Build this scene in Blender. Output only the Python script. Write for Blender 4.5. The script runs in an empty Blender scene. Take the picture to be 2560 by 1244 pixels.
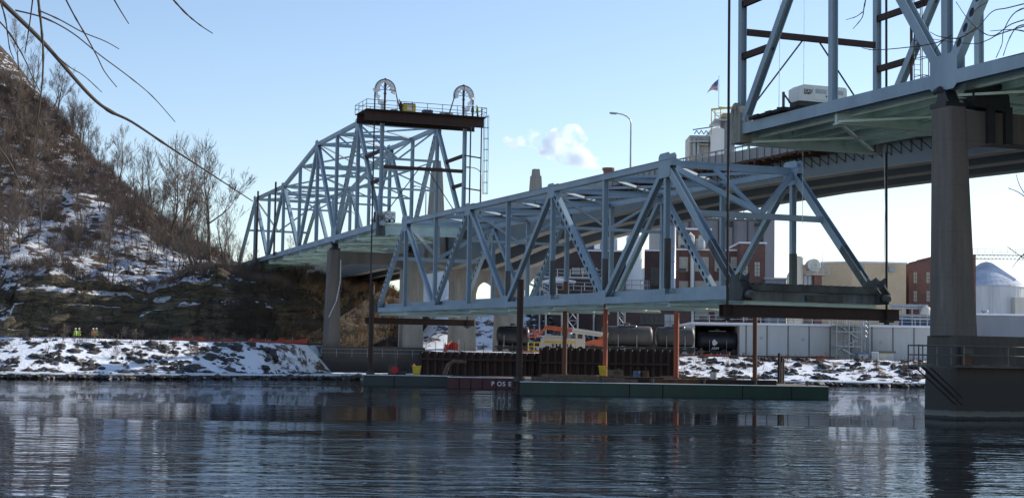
import bpy, math, random
from mathutils import Vector, Matrix, noise
R = math.radians
random.seed(7)
scene = bpy.context.scene
col = scene.collection

# ------------------------------------------------------------------ camera, sky, sun
FPX, PIT, ROL, CZ = 3839.8, .0702, .0163, 2.776
cam_d = bpy.data.cameras.new('camera'); cam = bpy.data.objects.new('camera', cam_d); col.objects.link(cam)
cam_d.sensor_width = 36; cam_d.lens = FPX / 2560 * 36; cam_d.clip_start = .1; cam_d.clip_end = 9000
up0 = Vector((0, -math.sin(PIT), math.cos(PIT))); fw = Vector((0, math.cos(PIT), math.sin(PIT))); xr = Vector((1, 0, 0))
rr = math.cos(ROL) * xr + math.sin(ROL) * up0; uu = -math.sin(ROL) * xr + math.cos(ROL) * up0
cam.matrix_world = Matrix(((rr.x, uu.x, -fw.x, 0), (rr.y, uu.y, -fw.y, 0), (rr.z, uu.z, -fw.z, CZ), (0, 0, 0, 1)))
scene.camera = cam

SUN_AZ, SUN_EL = 62, 27          # degrees clockwise from +Y
w = bpy.data.worlds.new('World'); scene.world = w; w.use_nodes = True
nt = w.node_tree; nt.nodes.clear()
sky = nt.nodes.new('ShaderNodeTexSky'); sky.sky_type = 'NISHITA'; sky.sun_disc = False
sky.sun_elevation = R(SUN_EL); sky.sun_rotation = R(SUN_AZ); sky.altitude = 200; sky.air_density = 1.0; sky.dust_density = .35; sky.ozone_density = 2.2
bgn = nt.nodes.new('ShaderNodeBackground'); bgn.inputs[1].default_value = .115
wo = nt.nodes.new('ShaderNodeOutputWorld')
tint = nt.nodes.new('ShaderNodeMix'); tint.data_type = 'RGBA'; tint.blend_type = 'MULTIPLY'; tint.inputs[0].default_value = 1; tint.inputs[7].default_value = (1.06, 1.0, 1.0, 1)
nt.links.new(sky.outputs[0], tint.inputs[6]); nt.links.new(tint.outputs[2], bgn.inputs[0]); nt.links.new(bgn.outputs[0], wo.inputs[0])
sl = bpy.data.lights.new('sun', 'SUN'); sl.energy = 3.4; sl.angle = R(.5); sl.color = (1, .93, .82)
so = bpy.data.objects.new('sun', sl); col.objects.link(so)
sd = Vector((math.sin(R(SUN_AZ)) * math.cos(R(SUN_EL)), math.cos(R(SUN_AZ)) * math.cos(R(SUN_EL)), math.sin(R(SUN_EL))))
so.rotation_euler = sd.to_track_quat('Z', 'Y').to_euler(); so.location = (60, 0, 80)
scene.view_settings.view_transform = 'Standard'; scene.view_settings.look = 'None'
scene.view_settings.exposure = 0.68; scene.view_settings.gamma = 1
scene.render.engine = 'CYCLES'; scene.cycles.volume_bounces = 6

# ------------------------------------------------------------------ survey helpers
BX, BY, BA, BW, BP = 15.022, 100.395, .3586, 10.448, 10.97
Dv = Vector((-math.sin(BA), math.cos(BA), 0)); Nv = Vector((math.cos(BA), math.sin(BA), 0)); Zv = Vector((0, 0, 1))
def B(s, t, z=0):            # bridge axis: s in panels from the far end of the lowered span, t metres across, z height over water
    return Vector((BX, BY, 0)) + Dv * ((8 - s) * BP) + Nv * t + Zv * z
def at(px, py, Y):           # a surveyed point: pixel bearing at distance Y
    u, v = px - 1280, py - 622
    cr, sr = math.cos(ROL), math.sin(ROL); u, v = cr * u + sr * v, -sr * u + cr * v
    x, y, z = u / FPX, 1, -v / FPX; c, s = math.cos(PIT), math.sin(PIT)
    y, z = y * c - z * s, y * s + z * c
    return Vector((x / y * Y, Y, z / y * Y + CZ))

# ------------------------------------------------------------------ materials
MATS = {}
def lin(c): return tuple((v / 12.92 if v <= .04045 else ((v + .055) / 1.055) ** 2.4) for v in c)
class NT:
    def __init__(s, name):
        s.m = bpy.data.materials.new(name); s.m.use_nodes = True; s.t = s.m.node_tree; s.p = s.t.nodes['Principled BSDF']
        s.co = s.t.nodes.new('ShaderNodeNewGeometry'); s.out = s.t.nodes['Material Output']
    def n(s, ty, **k):
        o = s.t.nodes.new(ty)
        for a, b in k.items():
            if a.startswith('i_'): o.inputs[int(a[2:])].default_value = b
            else: setattr(o, a, b)
        return o
    def l(s, a, b): s.t.links.new(a, b)
    def mapped(s, sc=(1, 1, 1), rot=(0, 0, 0)):
        mp = s.n('ShaderNodeMapping'); mp.inputs['Scale'].default_value = sc; mp.inputs['Rotation'].default_value = rot
        s.l(s.co.outputs['Position'], mp.inputs[0]); return mp.outputs[0]
    def noise(s, scale, detail=4, vec=None, rough=.55, dist=0):
        o = s.n('ShaderNodeTexNoise'); o.inputs['Scale'].default_value = scale; o.inputs['Detail'].default_value = detail
        o.inputs['Roughness'].default_value = rough; o.inputs['Distortion'].default_value = dist
        s.l(vec if vec else s.co.outputs['Position'], o.inputs['Vector']); return o.outputs[0]
    def ramp(s, fac, stops, interp='LINEAR'):
        o = s.n('ShaderNodeValToRGB'); o.color_ramp.interpolation = interp; e = o.color_ramp.elements
        while len(e) < len(stops): e.new(.5)
        for k, (p, c) in enumerate(stops):
            e[k].position = p; e[k].color = (c if len(c) == 4 else (*c, 1)) if not isinstance(c, (int, float)) else (c, c, c, 1)
        s.l(fac, o.inputs[0]); return o.outputs[0]
    def mix(s, fac, a, b, ty='MIX'):
        o = s.n('ShaderNodeMix'); o.data_type = 'RGBA'; o.blend_type = ty
        for v, i in ((fac, 0), (a, 6), (b, 7)):
            if isinstance(v, (int, float)): o.inputs[i].default_value = v
            elif isinstance(v, tuple): o.inputs[i].default_value = (*v[:3], 1)
            else: s.l(v, o.inputs[i])
        return o.outputs[2]
    def math(s, op, a, b=0.0):
        o = s.n('ShaderNodeMath'); o.operation = op
        for v, i in ((a, 0), (b, 1)):
            if isinstance(v, (int, float)): o.inputs[i].default_value = v
            else: s.l(v, o.inputs[i])
        return o.outputs[0]
    def bump(s, h, strength=.3, dist=.05):
        o = s.n('ShaderNodeBump'); o.inputs['Strength'].default_value = strength; o.inputs['Distance'].default_value = dist
        s.l(h, o.inputs['Height']); s.l(o.outputs[0], s.p.inputs['Normal'])
    def base(s, c): s.l(c, s.p.inputs['Base Color'])
def simple(name, c, rough=.6, var=.35, scale=2.0, dark=None, metal=0, streak=False, spots=None, bump=0):
    if name in MATS: return MATS[name]
    g = NT(name); dark = dark or tuple(v * (1 - var) for v in c)
    vec = g.mapped((1, 1, .18)) if streak else None
    nn = g.noise(scale, 6, vec, .65)
    cc = g.mix(g.ramp(nn, [(.35, 0.0), (.68, 1.0)]), dark, c)
    if spots:
        n2 = g.noise(spots[1], 5, g.mapped((1, 1, .3)), .7)
        cc = g.mix(g.ramp(n2, [(spots[2], 0.0), (spots[2] + .06, 1.0)]), cc, spots[0])
    g.base(cc); g.p.inputs['Roughness'].default_value = rough; g.p.inputs['Metallic'].default_value = metal
    if bump: g.bump(g.noise(scale * 6, 6), bump, .04)
    MATS[name] = g.m; return g.m

M = {}
M['steel'] = simple('painted_bridge_steel', (.33, .42, .48), .5, .22, .35, (.235, .31, .37), streak=True, spots=((.13, .10, .085), 1.5, .655), bump=.08)
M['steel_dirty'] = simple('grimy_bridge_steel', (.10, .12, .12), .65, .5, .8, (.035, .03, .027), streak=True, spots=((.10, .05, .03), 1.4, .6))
M['green_steel'] = simple('green_paint_with_water_bounce', (.64, .76, .69), .55, .25, .5, (.46, .57, .51), spots=((.17, .13, .09), 1.6, .68))  # green bridge paint made paler: light bounced off the water is in the colour
def griddeck():
    g = NT('open_grid_deck'); c = g.mix(g.ramp(g.noise(.8, 4), [(.3, 0.0), (.7, 1.0)]), (.35, .46, .41), (.6, .74, .67)); g.base(c); g.p.inputs['Roughness'].default_value = .6
    tr = g.n('ShaderNodeBsdfTranslucent'); tr.inputs[0].default_value = (.75, .86, .84, 1); mx = g.n('ShaderNodeMixShader'); mx.inputs[0].default_value = .38
    g.l(g.p.outputs[0], mx.inputs[1]); g.l(tr.outputs[0], mx.inputs[2]); g.l(mx.outputs[0], g.out.inputs[0]); return g.m
M['grid_deck'] = griddeck()
M['rust'] = simple('rusty_beam_steel', (.055, .023, .016), .75, .55, 1.3, (.03, .016, .013), streak=True)
M['rust_light'] = simple('rusted_pile_steel', (.16, .07, .04), .8, .5, 1.5, streak=True)
M['black_steel'] = simple('dark_oily_steel', (.025, .025, .027), .5, .4, 2)
M['gallery_rail'] = simple('grey_gallery_rail', (.16, .15, .14), .6, .3, 3)
M['grey_beam'] = simple('dirty_grey_beam', (.27, .32, .35), .6, .3, .5, (.06, .055, .05), streak=True)
M['bin_roof'] = simple('snow_dusted_bin_roof', (.62, .66, .72), .6, .25, .25, (.36, .40, .46))
M['pin_steel'] = simple('grimy_pin_steel', (.13, .14, .14), .6, .4, 3)
M['dark_hole'] = simple('deep_interior', (.012, .013, .016), .9, .2, 2)
M['conc'] = None
def concrete(name, c, wet=None):
    g = NT(name)
    n1 = g.noise(.45, 6, g.mapped((1, 1, .22)), .6); n2 = g.noise(6, 5)
    n3 = g.noise(1.6, 6, g.mapped((1, 1, .07)), .7)
    cc = g.mix(g.ramp(n1, [(.3, 0.0), (.7, 1.0)]), tuple(v * .55 for v in c), c)
    cc = g.mix(g.ramp(n3, [(.52, 0.0), (.72, .55)]), cc, tuple(v * .42 for v in c)); cc = g.mix(g.ramp(n3, [(.28, .5), (.42, 0.0)]), cc, tuple(min(1, v * 1.7) for v in c))
    cc = g.mix(g.ramp(n2, [(.4, 0.0), (.75, .35)]), cc, tuple(v * .55 for v in c))
    sep = g.n('ShaderNodeSeparateXYZ'); g.l(g.co.outputs['Position'], sep.inputs[0])
    fr = g.math('FRACT', g.math('MULTIPLY', sep.outputs[2], 1 / 2.4)); line = g.ramp(fr, [(0, 1.0), (.02, 0.0)])
    cc = g.mix(g.math('MULTIPLY', line, .5), cc, tuple(v * .4 for v in c))
    if wet is not None:
        wz = g.n('ShaderNodeMapRange'); wz.inputs[1].default_value = wet; wz.inputs[2].default_value = wet + 1.0; g.l(g.math('ADD', sep.outputs[2], g.math('MULTIPLY', n1, -1.2)), wz.inputs[0])
        cc = g.mix(wz.outputs[0], tuple(v * .45 for v in c), cc)
        bd = g.ramp(g.math('ADD', sep.outputs[2], g.math('MULTIPLY', n3, .25)), [(.24, 0.0), (.28, .5), (.50, .3), (.56, 0.0)]); cc = g.mix(bd, cc, (.30, .29, .26))
        st = g.ramp(g.noise(.5, 5, g.mapped((1, 1, .05)), .6), [(.62, 0.0), (.68, .55)]); cc = g.mix(st, cc, (.26, .25, .24))
    g.base(cc); g.p.inputs['Roughness'].default_value = .85; g.bump(g.noise(4, 8), .25, .05); return g.m
M['conc'] = concrete('weathered_concrete', (.185, .158, .138)); M['conc_new'] = concrete('fresh_pale_concrete', (.36, .335, .30)); M['conc_dark'] = concrete('stained_footing_concrete', (.10, .09, .08), 1.0)
M['conc_parapet'] = simple('cast_parapet_concrete', (.36, .35, .34), .85, .25, 1, streak=True)
M['grey_girder'] = simple('grey_girder_paint', (.17, .20, .22), .5, .15, .3, streak=True)
M['girder_soffit'] = simple('water_lit_soffit', (.36, .33, .27), .7, .25, .4)  # beige paler than the webs: water-reflected light painted into the flange colour
M['wood'] = simple('weathered_timber', (.17, .12, .085), .85, .5, 3, spots=((.35, .32, .29), 5, .62), bump=.2)
M['wood_dark'] = simple('tarred_timber', (.035, .025, .02), .85, .5, 3, bump=.2)
M['falsework'] = simple('rusty_falsework_timber', (.13, .055, .03), .85, .6, 2.5, (.03, .018, .014))
M['snow'] = simple('old_snow', (.82, .84, .88), .7, .12, 1, bump=.15)
M['ice'] = simple('shore_ice', (.72, .78, .84), .35, .2, .6, bump=.1)
M['wh_wall'] = simple('pale_grey_wall_panel', (.56, .55, .52), .7, .14, .5, streak=True)
M['white'] = simple('white_enamel', (.76, .76, .74), .4, .12, .8, streak=True)
M['cream'] = simple('cream_enamel', (.60, .57, .48), .5, .12, .8, streak=True)
M['yellow'] = simple('yellow_machine_paint', (.72, .50, .04), .45, .3, 2)
M['orange'] = simple('orange_pile_paint', (.38, .075, .03), .5, .3, 1.2, streak=True, spots=((.12, .05, .03), 2, .66))
M['orange_br'] = simple('orange_machine_paint', (.60, .12, .04), .4, .25, 2)
M['orange_net'] = simple('orange_safety_mesh', (.55, .07, .035), .7, .35, 4)
M['green_hull'] = simple('dark_green_hull', (.010, .055, .037), .45, .3, .5, (.007, .025, .021), streak=True)
M['teal_hull'] = simple('dark_teal_hull', (.008, .024, .028), .45, .3, .5, streak=True)
M['maroon_hull'] = simple('maroon_hull', (.10, .022, .025), .55, .4, .8, streak=True)
M['black'] = simple('black_enamel', (.02, .02, .022), .4, .3, 2); M['rubber'] = simple('tyre_rubber', (.02, .02, .02), .85, .2, 4)
M['metal'] = simple('galvanised_metal', (.42, .44, .46), .4, .25, 1.5, metal=.4)
M['stainless'] = simple('stainless_duct', (.55, .55, .54), .3, .2, .8, metal=.7)
M['grey_bldg'] = simple('grey_silo_cladding', (.25, .265, .29), .75, .2, .25, streak=True)
M['tan'] = simple('tan_masonry_paint', (.72, .54, .34), .85, .18, .3, spots=((.62, .60, .56), .35, .66))
M['blue'] = simple('blue_cladding', (.09, .19, .34), .5, .25, .4, streak=True); M['blue_dk'] = simple('dark_blue_cladding', (.035, .075, .16), .5, .25, .4, streak=True)
M['glass'] = simple('dull_window_panes', (.05, .055, .06), .25, .3, 3)
M['blind'] = simple('pale_window_boards', (.52, .48, .38), .7, .2, 1.2)
M['skin'] = simple('skin', (.45, .26, .18), .6, .1, 9); M['pants'] = simple('dark_work_trousers', (.03, .035, .05), .8, .3, 6)
M['hivis'] = simple('high_visibility_yellow', (.45, .62, .07), .6, .15, 6); M['hivis_or'] = simple('high_visibility_orange', (.9, .22, .04), .6, .15, 6)
M['helmet'] = simple('white_helmet', (.8, .8, .78), .35, .1, 6)
M['flag_red'] = simple('flag_red', (.5, .03, .04), .8, .1, 3); M['flag_blue'] = simple('flag_blue', (.03, .05, .2), .8, .1, 3)
M['bark'] = simple('grey_brown_bark', (.13, .095, .07), .9, .45, 2.5); M['twig'] = simple('winter_twigs', (.19, .145, .115), .9, .4, 1.2)
M['brush'] = simple('dry_brown_brush', (.235, .165, .125), .95, .5, .25, (.12, .09, .075)); M['palebark'] = simple('pale_birch_bark', (.45, .40, .36), .85, .3, 3)
M['grass'] = simple('dead_straw_grass', (.30, .19, .10), .95, .45, .8)
M['rock'] = None

def _c(): pass
def corrug(name, c, period, axis_rot=0, dk=.7, metal=0):
    g = NT(name); v = g.mapped((1, 1, 1), (0, 0, axis_rot)); sep = g.n('ShaderNodeSeparateXYZ'); g.l(v, sep.inputs[0])
    fr = g.math('FRACT', g.math('MULTIPLY', sep.outputs[0], 1 / period))
    tri = g.math('ABSOLUTE', g.math('SUBTRACT', fr, .5))
    cc = g.mix(g.ramp(g.noise(.4, 5, g.mapped((1, 1, .15))), [(.3, 0.0), (.7, 1.0)]), tuple(x * dk for x in c), c)
    g.base(cc); g.p.inputs['Roughness'].default_value = .55; g.p.inputs['Metallic'].default_value = metal; g.bump(tri, .6, period * .25); return g.m
M['corr_grey'] = corrug('corrugated_grey_cladding', (.20, .21, .235), 1.1); M['corr_tan'] = corrug('ribbed_cream_cladding', (.55, .52, .45), .6)
M['corr_white'] = corrug('corrugated_white_steel', (.60, .62, .63), .7)

def brick(name, c):
    g = NT(name); sep = g.n('ShaderNodeSeparateXYZ'); g.l(g.co.outputs['Position'], sep.inputs[0])
    cmb = g.n('ShaderNodeCombineXYZ'); g.l(g.math('ADD', sep.outputs[0], sep.outputs[1]), cmb.inputs[0]); g.l(sep.outputs[2], cmb.inputs[1])
    bt = g.n('ShaderNodeTexBrick'); g.l(cmb.outputs[0], bt.inputs['Vector']); bt.inputs['Scale'].default_value = 1
    bt.inputs['Brick Width'].default_value = .45; bt.inputs['Row Height'].default_value = .16; bt.inputs['Mortar Size'].default_value = .015
    bt.inputs['Color1'].default_value = (*c, 1); bt.inputs['Color2'].default_value = (*[v * .7 for v in c], 1); bt.inputs['Mortar'].default_value = (*[min(1, v * 1.5 + .03) for v in c], 1)
    cc = g.mix(g.ramp(g.noise(.22, 6), [(.3, 0.0), (.75, .8)]), bt.outputs[0], tuple(v * .45 for v in c))
    g.base(cc); g.p.inputs['Roughness'].default_value = .9; return g.m
M['brick'] = brick('red_brown_brick', (.20, .098, .078)); M['brick_dk'] = brick('sooty_brick', (.095, .062, .056)); M['brick_r'] = brick('weathered_red_brick', (.23, .11, .085))

def land(name, hill=False):
    g = NT(name); sep = g.n('ShaderNodeSeparateXYZ'); g.l(g.co.outputs['Position'], sep.inputs[0])
    nz = g.n('ShaderNodeSeparateXYZ'); g.l(g.co.outputs['Normal'], nz.inputs[0])
    soil = g.mix(g.ramp(g.noise(.6, 6), [(.35, 0.0), (.65, 1.0)]), (.024, .019, .017), (.085, .062, .046))
    big = g.ramp(g.noise(.045, 3), [(.4, 0.0), (.62, 1.0)])
    soil = g.mix(g.math('MULTIPLY', big, .6), soil, (.17, .10, .055))
    # broken snow patches lying in streaks along the slope
    v = g.mapped((1.0, .6, 2.2) if hill else (1.0, .5, 1.6))
    n1 = g.noise(.42 if hill else .5, 7, v, .68, .3)
    if hill:
        m1 = g.n('ShaderNodeMapRange'); g.l(sep.outputs[2], m1.inputs[0]); m1.inputs[1].default_value = 18; m1.inputs[2].default_value = 52; m1.inputs[3].default_value = 0; m1.inputs[4].default_value = .10
        th = g.math('SUBTRACT', n1, m1.outputs[0])
        m2 = g.n('ShaderNodeMapRange'); g.l(sep.outputs[0], m2.inputs[0]); m2.inputs[1].default_value = -52; m2.inputs[2].default_value = -34; m2.inputs[3].default_value = 0; m2.inputs[4].default_value = .16
        th = g.math('SUBTRACT', th, m2.outputs[0])
        steep = g.n('ShaderNodeMapRange'); g.l(nz.outputs[2], steep.inputs[0]); steep.inputs[1].default_value = .30; steep.inputs[2].default_value = .62
        th = g.math('MULTIPLY', th, steep.outputs[0])
        sn = g.ramp(th, [(.465, 0.0), (.49, 1.0)])
        # bedded limestone on the steep faces
        ns = g.noise(1.0, 7, g.mapped((.30, .30, 1.7)), .7, .5)
        rockc = g.mix(g.ramp(ns, [(.32, 0.0), (.60, 1.0)]), (.042, .033, .023), (.22, .18, .11))
        dx_ = g.math('ABSOLUTE', g.math('ADD', sep.outputs[0], 58)); blk = g.ramp(g.math('SUBTRACT', g.math('ADD', g.noise(.16, 5), .25), g.math('MULTIPLY', dx_, .014)), [(.46, 0.0), (.58, 1.0)])
        rockc = g.mix(g.math('MULTIPLY', g.math('SUBTRACT', 1.0, blk), .8), rockc, (.030, .022, .017))
        strata = g.ramp(g.math('FRACT', g.math('ADD', g.math('MULTIPLY', sep.outputs[2], .85), g.math('MULTIPLY', g.noise(.35, 4), 2.2))), [(0, 1.0), (.10, .0), (.9, 0.0), (1.0, 1.0)]); crk = g.ramp(g.math('ABSOLUTE', g.math('SUBTRACT', g.noise(.5, 3, g.mapped((1, 1, .25)), .5, .6), .5)), [(0, 1.0), (.022, 0.0)]); rockc = g.mix(g.math('MULTIPLY', g.math('MAXIMUM', strata, crk), .75), rockc, (.018, .014, .011))
        rock = g.ramp(nz.outputs[2], [(.50, 1.0), (.76, 0.0)])
        soil = g.mix(rock, soil, rockc)
        g.bump(g.math('ADD', g.noise(1.5, 8), g.math('MULTIPLY', ns, 1.6)), 1.0, .9)
    else:
        n1 = g.math('ADD', n1, g.math('MULTIPLY', g.math('SUBTRACT', g.noise(.10, 3), .5), .35)); n1 = g.math('ADD', n1, g.math('MULTIPLY', g.math('SUBTRACT', g.noise(3.0, 4), .5), .10)); sn = g.ramp(n1, [(.42, 0.0), (.45, .7), (.50, 1.0)]); g.bump(g.noise(2.2, 8), .5, .25)
    g.base(g.mix(sn, soil, (.80, .83, .88))); g.p.inputs['Roughness'].default_value = .9; return g.m
M['ground'] = land('snowy_ground'); M['hill'] = land('snowy_rocky_hill', True)
def rockmat():
    g = NT('riprap_rock'); nz = g.n('ShaderNodeSeparateXYZ'); g.l(g.co.outputs['Normal'], nz.inputs[0])
    c = g.mix(g.ramp(g.noise(1.3, 5), [(.35, 0.0), (.65, 1.0)]), (.022, .021, .022), (.085, .078, .074))
    s = g.math('ADD', nz.outputs[2], g.math('MULTIPLY', g.noise(.8, 5), .9)); g.base(g.mix(g.ramp(s, [(1.12, 0.0), (1.22, 1.0)]), c, (.82, .84, .88)))
    g.p.inputs['Roughness'].default_value = .9; g.bump(g.noise(5, 6), .4, .08); return g.m
M['rock'] = rockmat()
def rockmat2():
    g = NT('wet_shore_rock'); c = g.mix(g.ramp(g.noise(1.3, 5), [(.35, 0.0), (.65, 1.0)]), (.02, .018, .016), (.09, .075, .06)); g.base(c); g.p.inputs['Roughness'].default_value = .6; return g.m
M['rock_wet'] = rockmat2()
def water():
    g = NT('river_water')
    a = g.noise(1.0, 2, g.mapped((.42, .95, 1), (0, 0, .08)), .5, .5); b = g.noise(2.4, 3, g.mapped((.5, 1.0, 1), (0, 0, -.2)), .55, .5)
    patch = g.ramp(g.noise(.05, 4, g.mapped((.22, 1.5, 1)), .6, .8), [(.45, .10), (.54, 1.0)])
    sep = g.n('ShaderNodeSeparateXYZ'); g.l(g.co.outputs['Position'], sep.inputs[0])
    near = g.n('ShaderNodeMapRange'); g.l(sep.outputs[1], near.inputs[0]); near.inputs[1].default_value = 65; near.inputs[2].default_value = 32; near.inputs[3].default_value = 0; near.inputs[4].default_value = .75
    amp = g.math('MAXIMUM', patch, near.outputs[0])
    h = g.math('ADD', g.math('MULTIPLY', a, .9), g.math('MULTIPLY', b, .30))
    bp = g.n('ShaderNodeBump'); bp.inputs['Distance'].default_value = .30; g.l(h, bp.inputs['Height']); g.l(g.math('MULTIPLY', amp, .36), bp.inputs['Strength'])
    gl = g.n('ShaderNodeBsdfGlossy'); gl.inputs['Color'].default_value = (.72, .75, .79, 1); gl.inputs['Roughness'].default_value = .012; g.l(bp.outputs[0], gl.inputs['Normal'])
    df = g.n('ShaderNodeBsdfDiffuse'); df.inputs['Color'].default_value = (.010, .012, .014, 1)
    fr = g.n('ShaderNodeFresnel'); fr.inputs['IOR'].default_value = 1.33; g.l(bp.outputs[0], fr.inputs['Normal'])
    mx = g.n('ShaderNodeMixShader'); g.l(fr.outputs[0], mx.inputs[0]); g.l(df.outputs[0], mx.inputs[1]); g.l(gl.outputs[0], mx.inputs[2]); g.l(mx.outputs[0], g.out.inputs[0]); return g.m
M['water'] = water()

# ------------------------------------------------------------------ mesh builder
class MB:
    def __init__(s): s.v = []; s.f = []; s.mi = []
    def add(s, vs, fs, mi=0):
        o = len(s.v); s.v += [tuple(v) for v in vs]; s.f += [tuple(i + o for i in f) for f in fs]; s.mi += [mi] * len(fs); return s
    def obox(s, c, a, b, d, mi=0):      # centre and three half-vectors
        c, a, b, d = Vector(c), Vector(a), Vector(b), Vector(d)
        vs = [c + i * a + j * b + k * d for i in (-1, 1) for j in (-1, 1) for k in (-1, 1)]
        return s.add(vs, [(0, 1, 3, 2), (4, 6, 7, 5), (0, 4, 5, 1), (2, 3, 7, 6), (0, 2, 6, 4), (1, 5, 7, 3)], mi)
    def box(s, x0, x1, y0, y1, z0, z1, mi=0):
        return s.obox(((x0 + x1) / 2, (y0 + y1) / 2, (z0 + z1) / 2), ((x1 - x0) / 2, 0, 0), (0, (y1 - y0) / 2, 0), (0, 0, (z1 - z0) / 2), mi)
    def bbox(s, s0, s1, t0, t1, z0, z1, mi=0, z0b=None, z1b=None):   # box in bridge axes, optional heights at the s1 end
        z0b = z0 if z0b is None else z0b; z1b = z1 if z1b is None else z1b
        vs = [B(s0, t0, z0), B(s0, t1, z0), B(s0, t1, z1), B(s0, t0, z1), B(s1, t0, z0b), B(s1, t1, z0b), B(s1, t1, z1b), B(s1, t0, z1b)]
        return s.add(vs, [(0, 1, 2, 3), (7, 6, 5, 4), (0, 4, 5, 1), (3, 2, 6, 7), (0, 3, 7, 4), (1, 5, 6, 2)], mi)
    def beam(s, p, q, side, ws, wm, mi=0):      # box beam: ws wide along side, wm across
        p, q = Vector(p), Vector(q); a = (q - p) / 2; side = Vector(side); side = (side - a.normalized() * side.dot(a.normalized())).normalized(); m = a.normalized().cross(side)
        return s.obox((p + q) / 2, a, side * ws / 2, m * wm / 2, mi)
    def ibeam(s, p, q, side, ws, wm, tf=.035, mi=0):   # flanges face +-side
        p, q = Vector(p), Vector(q); ax = (q - p).normalized(); side = Vector(side); side = (side - ax * side.dot(ax)).normalized()
        s.beam(p + side * (ws / 2 - tf / 2), q + side * (ws / 2 - tf / 2), side, tf, wm, mi); s.beam(p - side * (ws / 2 - tf / 2), q - side * (ws / 2 - tf / 2), side, tf, wm, mi)
        return s.beam(p, q, side, ws - 2 * tf, .03, mi)
    def tube(s, pts, rad, n=6, mi=0, cap=True):
        pts = [Vector(p) for p in pts]; rad = rad if isinstance(rad, (list, tuple)) else [rad] * len(pts); o = len(s.v); vs = []; fs = []
        ref = None
        for i, p in enumerate(pts):
            d = (pts[min(i + 1, len(pts) - 1)] - pts[max(i - 1, 0)]).normalized()
            if ref is None: ref = Vector((0, 0, 1)) if abs(d.z) < .9 else Vector((1, 0, 0))
            u = d.cross(ref)
            if u.length < 1e-4: u = d.cross(Vector((0, 1, 0)))
            u.normalize(); v = d.cross(u).normalized(); ref = u.cross(d)
            for k in range(n):
                a = 2 * math.pi * k / n; vs.append(p + (u * math.cos(a) + v * math.sin(a)) * rad[i])
        for i in range(len(pts) - 1):
            for k in range(n):
                k2 = (k + 1) % n; fs.append((i * n + k, i * n + k2, (i + 1) * n + k2, (i + 1) * n + k))
        if cap: fs.append(tuple(range(n))[::-1]); fs.append(tuple((len(pts) - 1) * n + k for k in range(n)))
        return s.add(vs, fs, mi)
    def lathe(s, c, prof, n=24, axis='z', mi=0, a0=0, a1=2 * math.pi):
        c = Vector(c); vs = []; full = abs(a1 - a0 - 2 * math.pi) < 1e-4; m = n if full else n + 1
        for (r, h) in prof:
            for k in range(m):
                a = a0 + (a1 - a0) * k / n; x, y = r * math.cos(a), r * math.sin(a)
                vs.append(c + (Vector((x, y, h)) if axis == 'z' else Vector((h, x, y)) if axis == 'x' else Nv * x + Dv * h + Zv * y if axis == 'd' else Vector((x, h, y))))
        fs = []
        for i in range(len(prof) - 1):
            for k in range(n):
                k2 = (k + 1) % m; fs.append((i * m + k, i * m + k2, (i + 1) * m + k2, (i + 1) * m + k))
        return s.add(vs, fs, mi)
    def prism(s, poly, vec, mi=0):
        poly = [Vector(p) for p in poly]; vec = Vector(vec); n = len(poly)
        return s.add(poly + [p + vec for p in poly], [tuple(range(n))[::-1], tuple(range(n, 2 * n))] + [(i, (i + 1) % n, n + (i + 1) % n, n + i) for i in range(n)], mi)
    def build(s, name, mats, parent=None, smooth=False, local=False):
        off = Vector((0, 0, 0))
        if parent is not None and not local:
            q = parent
            while q: off += Vector(q.location); q = q.parent
        me = bpy.data.meshes.new(name); me.from_pydata([tuple(Vector(v) - off) for v in s.v], [], s.f)
        for m in (mats if isinstance(mats, (list, tuple)) else [mats]): me.materials.append(M[m] if isinstance(m, str) else m)
        if any(s.mi): me.polygons.foreach_set('material_index', s.mi)
        if smooth: me.polygons.foreach_set('use_smooth', [True] * len(s.f))
        me.update(); o = bpy.data.objects.new(name, me); col.objects.link(o); o.parent = parent; return o
def tag(o, label=None, cat=None, group=None, kind=None):
    if label: o['label'] = label
    if cat: o['category'] = cat
    if group: o['group'] = group
    if kind: o['kind'] = kind
    return o
def thing(name, loc, label, cat, group=None):
    o = bpy.data.objects.new(name, None); col.objects.link(o); o.location = loc; o.empty_display_size = .5
    return tag(o, label, cat, group)
def dup(root, loc, rz=0, sc=1, label=None, group=None):
    r = root.copy(); col.objects.link(r); r.location = loc; r.rotation_euler = (0, 0, rz); r.scale = (sc, sc, sc) if isinstance(sc, (int, float)) else sc
    if label: r['label'] = label
    if group: r['group'] = group
    for ch in list(root.children):
        c = ch.copy(); col.objects.link(c); c.parent = r
        for g2 in ch.children:
            d = g2.copy(); col.objects.link(d); d.parent = c
    return r
def text_mesh(txt, size, origin, xdir, ydir, name, mat, parent, ext=.01):
    cu = bpy.data.curves.new(name, 'FONT'); cu.body = txt; cu.size = size; cu.extrude = ext; cu.offset = size * .02
    tmp = bpy.data.objects.new('tmp', cu); col.objects.link(tmp); dg = bpy.context.evaluated_depsgraph_get(); me = bpy.data.meshes.new_from_object(tmp.evaluated_get(dg))
    bpy.data.objects.remove(tmp); xd, yd = Vector(xdir).normalized(), Vector(ydir).normalized(); zd = xd.cross(yd); o3 = Vector(origin)
    if parent: 
        q = parent
        while q: o3 = o3 - Vector(q.location); q = q.parent
    for v in me.vertices: v.co = o3 + xd * v.co.x + yd * v.co.y + zd * v.co.z
    me.materials.clear(); me.materials.append(M[mat]); o = bpy.data.objects.new(name, me); col.objects.link(o); o.parent = parent; return o
def lerp(a, b, t): return a + (b - a) * t
def sm(t): t = max(0, min(1, t)); return t * t * (3 - 2 * t)
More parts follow.
